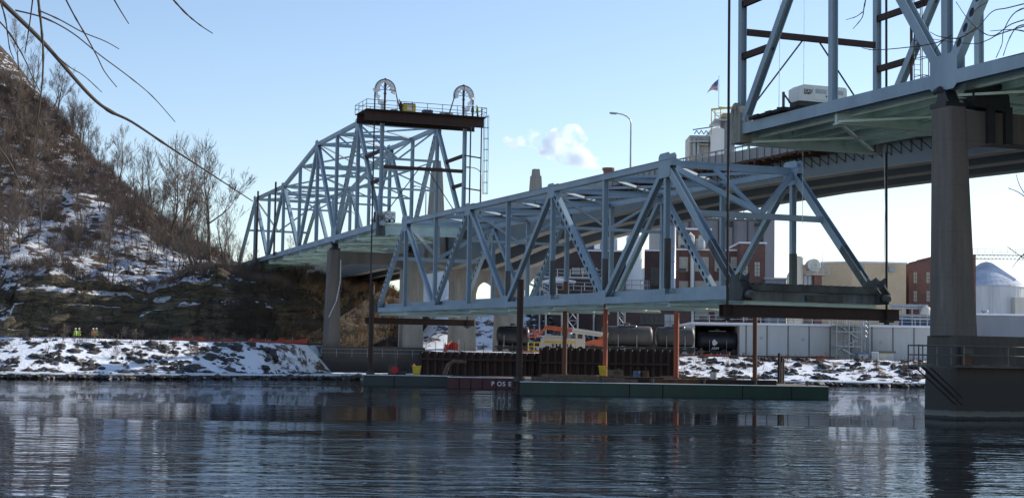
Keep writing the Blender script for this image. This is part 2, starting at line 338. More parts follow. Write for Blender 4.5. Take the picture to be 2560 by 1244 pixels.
def pw(x, pts):
    if x <= pts[0][0]: return pts[0][1]
    for (a, va), (b, vb) in zip(pts, pts[1:]):
        if x <= b: return va + (vb - va) * (x - a) / (b - a)
    return pts[-1][1]

# ------------------------------------------------------------------ river and land
m = MB(); m.add([(-900, -60, 0), (900, -60, 0), (900, 900, 0), (-900, 900, 0)], [(0, 1, 2, 3)]); tag(m.build('river', 'water'), kind='structure')
SH = [(-160, 128), (-48, 145), (-33.5, 155), (-25, 164), (-17, 172), (-9, 176), (-8, 173.5), (18, 173.5), (20, 179), (38, 182), (300, 186)]
YB = [(-160, 131), (-48, 148), (-33.5, 158), (-27, 166), (-24, 203), (-9, 206), (-8, 173.6), (18, 173.6), (20, 183), (38, 185), (300, 189)]
def G(x, y):
    sh = pw(x, SH) + .8 * noise.noise(Vector((x * .3, 0, 5))); yb = pw(x, YB)
    top = pw(x, [(-160, 4.0), (-30, 3.9), (-8, 3.3), (18, 3.2), (30, 3.2), (60, 2.95)])
    wd = pw(x, [(-160, 14), (-24, 14), (-20, 3), (-9, 3), (-8, .2), (18, .2), (20, 18), (300, 20)])
    z = -1.5 + 1.9 * sm((y - sh + 1.2) / 2.2)
    z += (top - .35) * sm((y - yb) / wd)
    if y > 225: z += pw(x, [(-18, 0), (-12, 10.5), (4, 9), (14, 5.5), (19, 1), (21, 0)]) * sm((y - 236) / 50)
    return z + .22 * noise.noise(Vector((x * .25, y * .25, 0))) * (1 if y > sh + 2 else 0)
xs = [-900, -500, -300, -200, -160] + [-140 + i * 1.6 for i in range(int(270 / 1.6))] + [135, 160, 220, 320, 500, 900]
ys = [120, 130, 138] + [143 + i * .9 for i in range(78)] + [216, 220, 225, 232, 238, 244, 250, 256, 262, 270, 278, 288, 300, 330, 400, 600, 1200, 3500, 8000]
m = MB(); m.add([(x, y, G(x, y)) for y in ys for x in xs], [(j * len(xs) + i, j * len(xs) + i + 1, (j + 1) * len(xs) + i + 1, (j + 1) * len(xs) + i) for j in range(len(ys) - 1) for i in range(len(xs) - 1)])
tag(m.build('ground', 'ground', smooth=True), kind='structure')

YC = [(-190, 196), (-110, 212), (-74, 221), (-50, 229), (-36, 236), (-28, 243), (-20, 256), (-13, 268), (-8, 280)]
HC = [(-190, 125), (-130, 88), (-103, 63.5), (-81.5, 40.5), (-72, 33.5), (-61.6, 25), (-50.6, 19.6), (-44, 17.2), (-34, 16.6), (-23.6, 15.8), (-16.5, 11.5), (-12, 5), (-8, 3.5)]
YR = [(-190, 335), (-103, 310), (-72, 283), (-50, 272), (-8, 278)]
def hillz(x, wv):
    yc = pw(x, YC); yr = pw(x, YR); hc = pw(x, HC); ct = pw(x, [(-190, 15), (-74, 13), (-30, 13.5), (-24, 12.5), (-16, 8), (-12, 4.2), (-8, 3.5)])
    ct = min(ct, hc) + 3.0 * noise.noise(Vector((x * .08, 3, 1))) + 1.0 * noise.noise(Vector((x * .3, 7, 1)))
    wr = yr - yc
    if wv <= 0: return 3.4
    cw = pw(x, [(-190, 16), (-80, 14), (-72, 4), (-30, 4), (-20, 9)])
    if cw > 4.5 and wv < cw: base = 3.4 + (ct - 3.4) * (wv / cw) ** .8
    elif wv < 4:
        t = min(1, max(0, wv / 4)) ; q = t * 4 + .55 * noise.noise(Vector((x * .11, 5, 2))) * math.sin(math.pi * t); k = min(3, max(0, math.floor(q))); f = q - k
        rise = (.0, .22, .62, .84, 1.0); base = 3.4 + (ct - 3.4) * lerp(rise[k], rise[k + 1], sm((f - .1) / .42))
    elif wv < wr: base = lerp(ct, hc, (wv - 4) / (wr - 4))
    else: base = hc - (wv - wr) * .35
    return base + (wv > 4) * (1.3 * noise.noise(Vector((x * .09, wv * .09, 2))) + .7 * noise.noise(Vector((x * .35, wv * .35, 9))))
hx = [-230 + i * 2.0 for i in range(70)] + [-90 + i * .55 for i in range(151)]; wvs = [-3, 0] + [i * .11 for i in range(1, 37)] + [4 + i * .9 for i in range(1, 90)] + [90, 100, 120, 150, 200]
vs = []
for wv in wvs:
    for x in hx:
        z = hillz(x, wv); yy = pw(x, YC) + wv
        if 0 < wv <= 6:
            led = 1.5 * noise.noise(Vector((x * .05, z * .55, 4))) + 1.7 * noise.noise(Vector((x * .20, z * .16, 8))) + .5 * noise.noise(Vector((x * .6, z * .8, 8))) + .55 * (round(1.1 * noise.noise(Vector((x * .03, z * 1.1, 2))) * 2) / 2) + .5 * round(1.5 * noise.noise(Vector((x * .28, z * .1, 5)))) + 2.6 * noise.noise(Vector((x * .06, 1, 3)))
            yy += led
        elif wv > 6: yy += 2.6 * noise.noise(Vector((x * .06, 1, 3))) * max(0, 1 - (wv - 6) / 15)
        vs.append((x, yy, z))
n_ = len(hx); m = MB(); m.add(vs, [(j * n_ + i, j * n_ + i + 1, (j + 1) * n_ + i + 1, (j + 1) * n_ + i) for j in range(len(wvs) - 1) for i in range(n_ - 1)])
tag(m.build('hill', 'hill', smooth=True), kind='structure')
def H(x, y):      # height of whatever land is at x, y
    if -200 < x < -9:
        wv = y - pw(x, YC)
        if wv > 0: return max(hillz(x, wv), G(x, y))
    return G(x, y)

# ice shelf along the far shores
for nm, xa, xb, dy in (('shore_ice', -75, -14, 0), ('shore_ice', 23, 110, 0)):
    m = MB(); a = []; N = 160
    for i in range(N + 1):
        x = lerp(xa, xb, i / N); sh = pw(x, SH); wv = max(.15, 1.5 + 1.7 * noise.noise(Vector((x * .13, 4, 0))) + .5 * noise.noise(Vector((x * .9, 4, 0))))
        a += [(x, sh - wv * .7 + 1.4, .50), (x, sh - wv * .7 + 1.4, .38), (x, sh + 4.5, .62 + .1 * noise.noise(Vector((x, 0, 0))))]
    m.add(a, [(3 * i, 3 * i + 3, 3 * i + 5, 3 * i + 2) for i in range(N)] + [(3 * i + 1, 3 * i + 4, 3 * i + 3, 3 * i) for i in range(N)])
    tag(m.build('shore_ice', 'ice'), kind='stuff', label='white ice shelf along the far river bank', cat='ice') if xa < 0 else tag(m.build('shore_ice', 'ice'), kind='stuff', label='white ice shelf on the right bank behind the green barge', cat='ice')

# riprap
def rocks(name, mat, n, fx, smin, smax, label, seed):
    rnd = random.Random(seed); m = MB(); ico = [(0, 0, 1), (.89, 0, .45), (.28, .85, .45), (-.72, .53, .45), (-.72, -.53, .45), (.28, -.85, .45), (.72, .53, -.45), (-.28, .85, -.45), (-.89, 0, -.45), (-.28, -.85, -.45), (.72, -.53, -.45), (0, 0, -1)]
    fi = [(0, 1, 2), (0, 2, 3), (0, 3, 4), (0, 4, 5), (0, 5, 1), (1, 6, 2), (2, 7, 3), (3, 8, 4), (4, 9, 5), (5, 10, 1), (6, 7, 2), (7, 8, 3), (8, 9, 4), (9, 10, 5), (10, 6, 1), (11, 7, 6), (11, 8, 7), (11, 9, 8), (11, 10, 9), (11, 6, 10)]
    for _ in range(n):
        x, y, z = fx(rnd); s = rnd.uniform(smin, smax) * rnd.uniform(.6, 1.3); a = rnd.uniform(0, 6.28); ca, sa = math.cos(a), math.sin(a); sx, sy, sz = s * rnd.uniform(.8, 1.7), s * rnd.uniform(.7, 1.2), s * rnd.uniform(.4, .85)
        vv = []
        for p in ico:
            k = rnd.uniform(.75, 1.2); px, py, pz = p[0] * sx * k, p[1] * sy * k, p[2] * sz * k; vv.append((x + px * ca - py * sa, y + px * sa + py * ca, z + pz))
        m.add(vv, fi)
    return tag(m.build(name, mat), label, 'rocks', kind='stuff')
def fx_left(r):
    for _ in range(30):
        x = r.uniform(-62, -22); y = pw(x, SH) + r.uniform(1.5, 15)
        if noise.noise(Vector((x * .33, y * .4, 11))) > .05 or r.random() < .08: break
    return x, y, G(x, y) + r.uniform(-.3, .05)
def fx_right(r):
    for _ in range(30):
        x = r.uniform(18, 75); y = pw(x, SH) + r.uniform(1.5, 20)
        if noise.noise(Vector((x * .33, y * .3, 13))) > .08 or r.random() < .06: break
    return x, y, G(x, y) + r.uniform(-.15, .15)
def fx_edge(r):
    x = r.choice((r.uniform(-72, -9), r.uniform(19, 100))); y = pw(x, SH) + r.uniform(-.9, 1.1); return x, y, r.uniform(-.05, .3)
rocks('riprap', 'rock', 1700, fx_left, .15, .55, 'snow capped boulders on the left river bank below the cliff', 3)
rocks('riprap', 'rock', 900, fx_right, .18, .55, 'snow capped boulders on the right river bank below the long white building', 4)
rocks('shore_rocks', 'rock_wet', 1500, fx_edge, .15, .45, 'dark wet rocks along the water line', 5)
def fx_emb(r): x = r.uniform(3, 22); y = r.uniform(232, 285); return x, y, G(x, y) + .05
rocks('riprap', 'rock_wet', 900, fx_emb, .25, .8, 'dark rocks on the snowy embankment behind the boom lift', 6)

# ------------------------------------------------------------------ trusses
HL, HR = 32.0, 32.0
def perf(mb, p, q, side, ws, wm, cell=.85):   # box member whose camera-side cover plate is perforated; back plate perforated too
    p, q = Vector(p), Vector(q); ax = (q - p); L = ax.length; ax.normalize(); side = (Vector(side) - ax * Vector(side).dot(ax)).normalized(); mm = ax.cross(side)
    for sg in (-1, 1): mb.beam(p + mm * sg * (wm / 2 - .02), q + mm * sg * (wm / 2 - .02), side, ws, .04)
    n = max(3, int(L / cell)); cl = L / n
    mb.beam(p + side * (ws / 2 - .01), q + side * (ws / 2 - .01), side, .02, wm - .09)
    for off in (-ws / 2 - .005,):
        for i in range(n):
            c = p + ax * (i + .5) * cl + side * off; hx_, hy = cl / 2, wm / 2; rx, ry = cl * .33, wm * .27
            outer = [(hx_, 0), (hx_, hy), (0, hy), (-hx_, hy), (-hx_, 0), (-hx_, -hy), (0, -hy), (hx_, -hy)]; vs_ = [c + ax * a + mm * b for a, b in outer]
            vs_ += [c + ax * rx * (1 if k % 2 == 0 else .8) * math.cos(k * math.pi / 4) + mm * ry * (1 if k % 2 == 0 else 1.2) * math.sin(k * math.pi / 4) for k in range(8)]
            mb.add(vs_, [(k, (k + 1) % 8, 8 + (k + 1) % 8, 8 + k) for k in range(8)])
def member(root, name, p, q, ws=.42, wm=.42, kind='I', mat='steel'):
    m = MB()
    if kind == 'I': m.ibeam(p, q, Nv, ws, wm)
    elif kind == 'P': perf(m, p, q, Nv, ws, wm)
    else: m.beam(p, q, Nv, ws, wm)
    return m.build(name, mat, root)
def gusset(root, c, sx, sz, t, cut=.25):
    m = MB(); k = 1 if t < BW / 2 else 1
    for off in (-.26, .235):
        pts = []
        for a, b in ((-1, -1 + cut), (-1 + cut, -1), (1 - cut, -1), (1, -1 + cut), (1, 1 - cut), (1 - cut, 1), (-1 + cut, 1), (-1, 1 - cut)): pts.append(c + Dv * a * sx / 2 + Zv * b * sz / 2 + Nv * off)
        m.prism(pts, Nv * .022)
    m.build('gusset_plate', 'steel', root)
def floor(root, s0, s1, zf0, stringers=5, deck=True, step=1):
    dz_ = .38 if deck else 0
    zf = lambda s: zf0(s) - dz_
    a, b = int(math.ceil(s0)), int(math.floor(s1))
    for k in range(a, b + 1):
        m = MB(); zc = zf(k); m.bbox(k - .012, k + .012, .2, BW - .2, zc - .55, zc + .5); m.bbox(k - .03, k + .03, .2, BW - .2, zc - .62, zc - .55); m.bbox(k - .03, k + .03, .2, BW - .2, zc + .5, zc + .56); m.build('floor_beam', 'green_steel', root)
    for i in range(stringers):
        t = 1.1 + i * (BW - 2.2) / (stringers - 1); m = MB()
        segs = [s0] + list(range(a if a > s0 else a + 1, b + 1)) + ([s1] if s1 > b else [])
        for u, v in zip(segs, segs[1:]):
            m.bbox(u + .012, v - .012, t - .01, t + .01, zf(u) - .12, zf(u) + .45, 0, zf(v) - .12, zf(v) + .45); m.bbox(u + .012, v - .012, t - .12, t + .12, zf(u) - .15, zf(u) - .12, 0, zf(v) - .15, zf(v) - .12)
        m.build('stringer', 'green_steel', root)
    for k in range(a, b):
        for (t0, t1) in ((.3, BW - .3), (BW - .3, .3)):
            m = MB(); m.beam(B(k, t0, zf(k) - .45), B(k + 1, t1, zf(k + 1) - .45), Zv, .14, .22); m.build('lateral_brace', 'green_steel', root)
    if deck:
        m = MB(); m.bbox(s0, s1, .55, BW - .55, zf(s0) + .57, zf(s0) + .77, 0, zf(s1) + .57, zf(s1) + .77); m.build('deck_slab', 'grid_deck', root)
        for t in (.62, BW - .92):
            m = MB(); m.bbox(s0, s1, t, t + .3, zf(s0) + .775, zf(s0) + .98, 0, zf(s1) + .775, zf(s1) + .98); m.build('kerb', 'conc', root)

# --- the lowered suspended span
zs = lambda s: lerp(8.08, 7.07, s / 8.0); zt = lambda s: zs(s) + 9.75
root = thing('truss_span', B(4, BW / 2, 7), 'pale blue steel truss span hanging low over the river between the bridge ends', 'bridge span')
for t in (0, BW):
    m = MB(); m.ibeam(B(0, t, zs(0)), B(8, t, zs(8)), Nv, .5, .52); m.build('bottom_chord', 'steel', root)
    m = MB(); m.beam(B(.9, t, zt(.9)), B(7.1, t, zt(7.1)), Nv, .5, .46); m.beam(B(.9, t, zt(.9) + .245), B(7.1, t, zt(7.1) + .245), Nv, .62, .03); m.build('top_chord', 'steel', root)
    for k in range(1, 8): member(root, 'vertical', B(k, t, zs(k) + .2), B(k, t, zt(k) - .2), .4, .36 if k % 2 else .32)
    for lo, hi, kd in ((0, 1, 'P'), (2, 1, 'I'), (2, 3, 'P'), (4, 3, 'I'), (4, 5, 'I'), (6, 5, 'P'), (6, 7, 'I'), (8, 7, 'I')):
        wide = .62 if hi == 7 and lo == 8 else .50 if kd == 'P' else .42
        if kd == 'P': wide = .56
        member(root, 'diagonal', B(lo, t, zs(lo)), B(hi, t, zt(hi)), .44, wide, kd)
    for k in (1, 3, 5, 7): gusset(root, B(k, t, zt(k) - .15), 1.5 if k not in (1, 7) else 1.9, 1.25 if k not in (1, 7) else 1.8, t)
    for k in (0, 2, 4, 6): gusset(root, B(k, t, zs(k) + .25), 1.6, 1.1, t)
for k in range(1, 8):     # portal and top struts
    m = MB(); m.ibeam(B(k, .25, zt(k) - .05), B(k, BW - .25, zt(k) - .05), Zv, .42, .3); m.build('top_strut', 'steel', root)
for k in range(1, 7):
    for (t0, t1) in ((.2, BW - .2), (BW - .2, .2)):
        m = MB(); m.beam(B(k, t0, zt(k) - .03), B(k + 1, t1, zt(k + 1) - .03), Zv, .2, .3); m.build('top_lateral', 'steel', root)
for k in (3, 5):
    zb = zt(k) - 3.25
    m = MB(); m.ibeam(B(k, .2, zb), B(k, BW - .2, zb), Dv, .2, .26); m.build('sway_strut', 'steel', root)
    for t in (.2, BW - .2):
        m = MB(); m.beam(B(k, t, zt(k) - .3), B(k, BW / 2, zb + .05), Dv, .18, .2); m.build('sway_brace', 'steel', root)
def epz(s, e, lo): f = (e - s) / (e - lo); return lerp(zt(e), zs(lo), f)
for e, lo, f in ((7, 8, .40), (1, 0, .40)):
    sp = lerp(e, lo, f); zb = lerp(zt(e), zs(lo), f); sp2 = lerp(e, lo, .02)
    m = MB(); m.ibeam(B(sp, .2, zb), B(sp, BW - .2, zb), Dv, .3, .42); m.build('portal_strut', 'steel', root)
    m = MB(); m.ibeam(B(e, .2, zt(e) + .02), B(e, BW - .2, zt(e) + .02), Dv, .3, .5); m.build('portal_strut', 'steel', root)
    for t in (.15, BW - .15):
        m = MB(); m.ibeam(B(sp2, t, zt(e) - .2), B(sp, BW / 2, zb + .2), Dv, .28, .4); m.build('portal_brace', 'steel', root)
    m = MB(); m.beam(B(e, BW * .36, zt(e) - .1), B(sp, BW / 2, zb + .1), Dv, .2, .3); m.build('portal_brace', 'steel', root)
floor(root, 0, 8, zs, 6, False)
for s0, s1 in ((0, 8),):
    for t in (.55, BW - .55):
        m = MB(); m.bbox(s0, s1, t - .03, t + .03, zs(s0) + .1, zs(s0) + .72, 0, zs(s1) + .1, zs(s1) + .72); m.build('edge_stringer', 'steel', root)
m = MB(); m.bbox(7.93, 8.03, .3, BW - .3, zs(8) - .35, zs(8) + .5); m.bbox(7.9, 8.0, .3, BW - .3, zs(8) + .5, zs(8) + .68)
m.build('end_floor_beam', 'grey_beam', root)
m = MB()
for i in range(17): m.bbox(7.88, 8.05, .7 + i * .57, 1.0 + i * .57, zs(8) + .69, zs(8) + .80)
m.bbox(7.86, 8.06, .4, BW - .4, zs(8) + .30, zs(8) + .685); m.bbox(7.9, 8.05, 4.6, 7.4, zs(8) - .3, zs(8) + .12); m.build('cut_deck_edge', 'steel_dirty', root)
for t in (0, BW):   # pin assemblies at the ends
    zc = zs(8)
    for o1, o2 in ((-.42, -.32), (.30, .40)):
        m = MB(); m.prism([B(7.9, t + o1, zc - .35), B(8.07, t + o1, zc - .35), B(8.09, t + o1, zc + .35), B(8.03, t + o1, zc + .95), B(8.04, t + o1, zc + 1.45), B(7.99, t + o1, zc + 1.25), B(7.95, t + o1, zc + 1.45), B(7.93, t + o1, zc + .8)], Nv * .1); m.build('hanger_plate', 'steel_dirty', root)
    m = MB(); m.bbox(7.93, 8.05, t - .3, t + .3, zc - .35, zc + .55); m.bbox(7.95, 8.03, t - .3, t + .3, zc + .55, zc + .85); m.prism([B(7.9, t + .3, zc - .3), B(7.9, t + 1.3, zc - .3), B(7.9, t + 1.0, zc + .5), B(7.9, t + .3, zc + .9)], Dv * -.9) if t < 1 else m.prism([B(7.9, t - 1.0, zc - .3), B(7.9, t - .3, zc - .3), B(7.9, t - .3, zc + .9), B(7.9, t - .7, zc + .5)], Dv * -.9); m.build('hanger_bracket', 'steel_dirty', root)
    m = MB(); c = B(8.105, t + .05, zc + .02); prof = [(.01, -.16), (.06, -.16), (.07, -.10), (.12, -.10), (.13, -.14), (.19, -.14), (.21, -.08), (.27, -.06), (.28, .3)]
    m.lathe(c, [(r, h) for r, h in prof], 20, 'd'); m.build('pin', 'pin_steel', root)
    m = MB(); m.prism([B(-.06, t - .45, zs(0) - .3), B(.06, t - .45, zs(0) - .3), B(.06, t - .45, zs(0) + .7), B(0, t - .45, zs(0) + .9), B(-.06, t - .45, zs(0) + .7)], Nv * .8); m.build('hanger_bracket', 'steel_dirty', root)
# dark cleaned lengths of the members near the end
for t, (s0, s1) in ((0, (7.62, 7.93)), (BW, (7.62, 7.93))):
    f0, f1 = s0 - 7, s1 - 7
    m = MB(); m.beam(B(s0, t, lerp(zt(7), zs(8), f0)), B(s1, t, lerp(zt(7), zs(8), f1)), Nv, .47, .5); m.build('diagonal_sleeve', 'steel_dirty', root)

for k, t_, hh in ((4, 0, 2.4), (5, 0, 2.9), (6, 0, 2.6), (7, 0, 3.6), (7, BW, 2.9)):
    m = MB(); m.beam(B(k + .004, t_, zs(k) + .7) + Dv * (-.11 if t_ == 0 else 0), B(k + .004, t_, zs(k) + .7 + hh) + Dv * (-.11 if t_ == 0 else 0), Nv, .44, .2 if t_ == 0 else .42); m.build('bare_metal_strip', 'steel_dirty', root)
# --- the two cantilever arms
def cantilever(label, sg, piv, zc, last):
    # u counts panels away from the cut tip; piv is the pier node
    S = (lambda u: -u) if sg < 0 else (lambda u: 8 + u)
    root = thing('cantilever_truss', B(S(3), BW / 2, 17), label, 'bridge')
    ztop = lambda u: 32.0 if u <= 3 else lerp(32.0, 28.25, (u - 3) / 2) if u <= 5 else 28.25
    zb = lambda u: zc(S(u))
    for t in (0, BW):
        m = MB(); m.ibeam(B(S(0), t, zb(0)), B(S(last), t, zb(last)), Nv, .5, .72); m.build('bottom_chord', 'steel', root)
        for a, b in ((1, 3), (3, 5), (5, 7)):
            if b > last: continue
            m = MB(); m.beam(B(S(a), t, ztop(a)), B(S(b), t, ztop(b)), Nv, .5, .5); m.build('top_chord', 'steel', root)
        for u in range(1, 8):
            if u > last: continue
            member(root, 'vertical', B(S(u), t, zb(u) + .3), B(S(u), t, ztop(u)), .42, .42 if u != 2 else .46)
        for lo, hi, kd in ((0, 1, 'I'), (2, 1, 'P'), (2, 3, 'I'), (4, 3, 'I'), (4, 5, 'P'), (6, 5, 'I'), (6, 7, 'P')):
            if max(lo, hi) > last: continue
            if sg > 0 and (lo, hi) in ((2, 1), (2, 3)): kd = 'I' if hi == 1 else 'P'
            member(root, 'diagonal', B(S(lo), t, zb(lo)), B(S(hi), t, ztop(hi)), .46, .62 if kd == 'P' else .6 if lo == 2 else .5, kd)
        if last > 7: member(root, 'end_post', B(S(8.3), t, zb(8.3)), B(S(7), t, ztop(7)), .46, .62, 'P')
        for u in (1, 3, 5, 7):
            if u <= last: gusset(root, B(S(u), t, ztop(u) - .25), 1.7, 1.6, t)
        for u in (0, 2, 4, 6):
            if u <= last: gusset(root, B(S(u), t, zb(u) + (.3 if u != 2 else .35)), 1.7 if u != 2 else 2.3, 1.2 if u != 2 else 1.9, t)
        m = MB(); c = B(S(0) + (.02 if sg < 0 else -.02), t, zb(0) + (.6 if sg > 0 else .2)); m.prism([c + Dv * a + Zv * b - Nv * .42 for a, b in [((.9 if sg > 0 else .55) * math.cos(k * math.pi / 8) * .8, 1.2 * math.sin(k * math.pi / 8)) for k in range(9)] + [(-.7, -1.5), (.7, -1.5)]], Nv * .84); m.build('hanger_housing', 'steel_hous' if sg > 0 else 'steel_dirty', root)
        m = MB(); m.lathe(c - Nv * 0, [(.01, -1.0), (.3, -1.0), (.34, -.9), (.34, -.4)], 16, 'd'); m.build('pin', 'metal', root)
    umax = min(7, last)
    for u in range(1, int(umax) + 1):
        m = MB(); m.ibeam(B(S(u), .25, ztop(u)), B(S(u), BW - .25, ztop(u)), Zv, .45, .3); m.build('top_strut', 'steel', root)
        if u < umax:
            for (t0, t1) in ((.2, BW - .2), (BW - .2, .2)):
                m = MB(); m.beam(B(S(u), t0, ztop(u)), B(S(u + 1), t1, ztop(u + 1)), Zv, .2, .28); m.build('top_lateral', 'steel', root)
    for u in (1, 2, 3, 5):
        if u > last or (sg > 0 and u == 1): continue
        zt_ = ztop(u); zk = zt_ - (4.3 if u <= 3 else 3.4)
        m = MB(); m.ibeam(B(S(u), .2, zk), B(S(u), BW - .2, zk), Dv, .2, .28); m.build('sway_strut', 'steel', root)
        for (ta, tb) in (((.2, BW / 2), (BW - .2, BW / 2))):
            m = MB(); m.beam(B(S(u), ta, zt_ - .3), B(S(u), tb, zk), Dv, .18, .22); m.build('sway_brace', 'steel', root)
        if u <= 3:
            zk2 = zk - 3.8; m = MB(); m.ibeam(B(S(u), .2, zk2), B(S(u), BW - .2, zk2), Dv, .2, .24); m.build('sway_strut', 'steel', root)
            for (ta, tb) in (((.2, BW - .2), (BW - .2, .2))):
                m = MB(); m.beam(B(S(u), ta, zk), B(S(u), tb, zk2), Dv, .14, .16); m.build('sway_brace', 'steel', root)
    if last > 7:
        zk = lerp(ztop(7), zb(8.3), .45); sk = S(lerp(7, 8.3, .45)); m = MB(); m.ibeam(B(sk, .2, zk), B(sk, BW - .2, zk), Dv, .2, .35); m.build('portal_strut', 'steel', root)
        for t in (.2, BW - .2): m = MB(); m.beam(B(S(7), t, ztop(7) - .3), B(sk, BW / 2, zk), Dv, .2, .25); m.build('portal_brace', 'steel', root)
    floor(root, min(S(0), S(last)), max(S(0), S(last)), zc, 6, True)
    # temporary jacking frame on the tip
    ztip = 30.45
    fr = thing('jacking_frame', B(S(0), BW / 2, 18), ('steel jacking frame standing on the tip of the left truss under the work platform' if sg < 0 else 'steel jacking frame standing on the cut tip of the right truss'), 'steel frame')
    for t in (0, BW):
        m = MB(); m.ibeam(B(S(0), t, zb(0) + .8), B(S(0), t, ztip), Nv, .42, .42); m.build('leg', 'steel', fr)
        for zz in ((22.8, 26.3) if sg > 0 else (23.7, 27.2)):
            f = (zz - zb(0)) / (32 - zb(0)); m = MB(); m.ibeam(B(S(0), t, zz), B(S(f), t, zz), Nv, .25, .42); m.build('brace_beam', 'rust', fr)
    m = MB(); zc_ = 24.47 if sg > 0 else 25.23; m.ibeam(B(S(0), .2, zc_), B(S(0), BW - .2, zc_), Dv, .25, .42); m.build('cross_beam', 'rust', fr)
    for t in (.3, BW - .3): m = MB(); m.tube([B(S(0), t, zb(0) + 1.0), B(S(0), BW / 2 + (.6 if t > 1 else -.6), zc_ - .1)], .06, 5); m.build('tie_rod', 'black_steel', fr)
    return root
M['steel_hous'] = simple('stained_hanger_housing', (.42, .44, .40), .6, .3, .7, (.22, .20, .15), streak=True, spots=((.05, .035, .03), .9, .56))
zL = lambda s: 18.18 + s * .045; zR = lambda s: 17.95 - (s - 8) * .14
cantL = cantilever('pale blue through truss of the left bridge end rising to the bluff', -1, 2, zL, 8.3)
cantR = cantilever('pale blue through truss of the right bridge end on the tall near pier', 1, 2, zR, 5)

for sp, z0, z1, lab in ((-6.62, 17.6, 29.2, 'thin dark red pole clamped to the far end of the left truss'), (-5.35, 17.8, 29.3, 'thin black pole clamped to the left truss nearer the pier')):
    r = thing('guide_pole', B(sp, -.5, z0), lab, 'pole'); m = MB(); m.tube([B(sp, -.5, z0), B(sp, -.5, z1)], .16, 8); m.build('shaft', 'rust' if sp < -6 else 'black_steel', r); m = MB(); m.obox(B(sp, -.28, z0 + .5), Nv * .18, Dv * .25, Zv * .12); m.build('clamp', 'black_steel', r)
# work platform on top of the left truss
pf = thing('work_platform', B(.1, 5, 30.3), 'long rusty brown work platform with railings on top of the left truss', 'platform')
m = MB()
for s0 in (-.16, .16):
    m.ibeam(B(s0, -2.7, 31.02), B(s0, 12.3, 31.02), Zv, 1.1, .45)
m.build('girder', 'rust', pf)
m = MB(); m.bbox(-.24, .24, -2.7, 12.3, 31.585, 31.68); m.build('deck', 'wood_dark', pf)
def railing(root, pts, h=1.05, step=2.0, mat='rust', r=.035, mid=True, name='railing'):
    m = MB()
    for p, q in zip(pts, pts[1:]):
        p, q = Vector(p), Vector(q); L = (q - p).length; n = max(1, int(round(L / step)))
        for i in range(n + 1): a = p.lerp(q, i / n); m.tube([a, a + Zv * h], r, 4)
        m.tube([p + Zv * h, q + Zv * h], r, 4)
        if mid: m.tube([p + Zv * h * .52, q + Zv * h * .52], r * .9, 4)
    return m.build(name, mat, root)
railing(pf, [B(-.24, -2.7, 31.68), B(.24, -2.7, 31.68), B(.24, 12.3, 31.68), B(-.24, 12.3, 31.68), B(-.24, -2.7, 31.68)], 1.1, 1.9)
# hanging access ladder tower at the platform end
ld = thing('access_ladder', B(.0, 13.1, 22.9), 'green caged access ladder hanging from the right end of the platform', 'ladder'); m = MB()
for a, b in ((-.25, 12.95), (.25, 12.95), (-.25, 13.45), (.25, 13.45)): m.tube([B(a / BP, b, 22.6), B(a / BP, b, 32.4)], .035, 4)
M['ladder_green'] = simple('green_ladder_paint', (.12, .32, .27), .5, .2, 3); m.build('rail', 'ladder_green', ld)
m = MB()
for i in range(33):
    z = 22.7 + i * .3; m.tube([B(-.25 / BP, 12.95, z), B(.25 / BP, 12.95, z)], .015, 3)
for i in range(8):
    z = 22.7 + i * 1.35
    for p, q in (((-.25, 12.95), (-.25, 13.45)), ((.25, 12.95), (.25, 13.45)), ((-.25, 13.45), (.25, 13.45))): m.tube([B(p[0] / BP, p[1], z), B(q[0] / BP, q[1], z)], .03, 3)
m.build('rung', 'ladder_green', ld)
tw = thing('mast_pole', B(0, 12.55, 18), 'slim dark mast tied to the jacking frame beside the hanging ladder', 'mast'); m = MB(); m.tube([B(0, 12.6, 18.5), B(0, 12.6, 33.2)], .09, 6); m.build('pole', 'rust', tw)
m = MB()
for z in (23.0, 27.0): m.tube([B(0, BW, z + .2), B(0, 12.6, z)], .09, 5)
m.build('tie_beam', 'rust', tw)

rm_ = thing('access_ladder', B(8.45, BW, 18), 'dark ladder mast behind the right truss diagonals at the top of the picture', 'ladder'); m = MB(); m.tube([B(8.36, BW, 18.2), B(8.36, BW, 34)], .10, 6); m.build('mast', 'rust', rm_)
m = MB()
for a, b in ((8.42, 10.2), (8.42, 10.7), (8.5, 10.2), (8.5, 10.7)): m.tube([B(a, b, 20.2 if a > 8.45 else 18.4), B(a, b, 34)], .035, 4)
m.build('rail', 'black_steel', rm_); m = MB()
for k in range(45): m = MB(); m.tube([B(8.42, 10.2, 18.6 + k * .34), B(8.42, 10.7, 18.6 + k * .34)], .018, 3); m.build('rung', 'black_steel', rm_)
m = MB()
for k in range(12):
    m = MB(); m.tube([B(*p, 20.3 + k * 1.2) for p in ((8.42, 10.2), (8.5, 10.2), (8.5, 10.7), (8.42, 10.7))], .03, 3); m.build('hoop', 'black_steel', rm_)
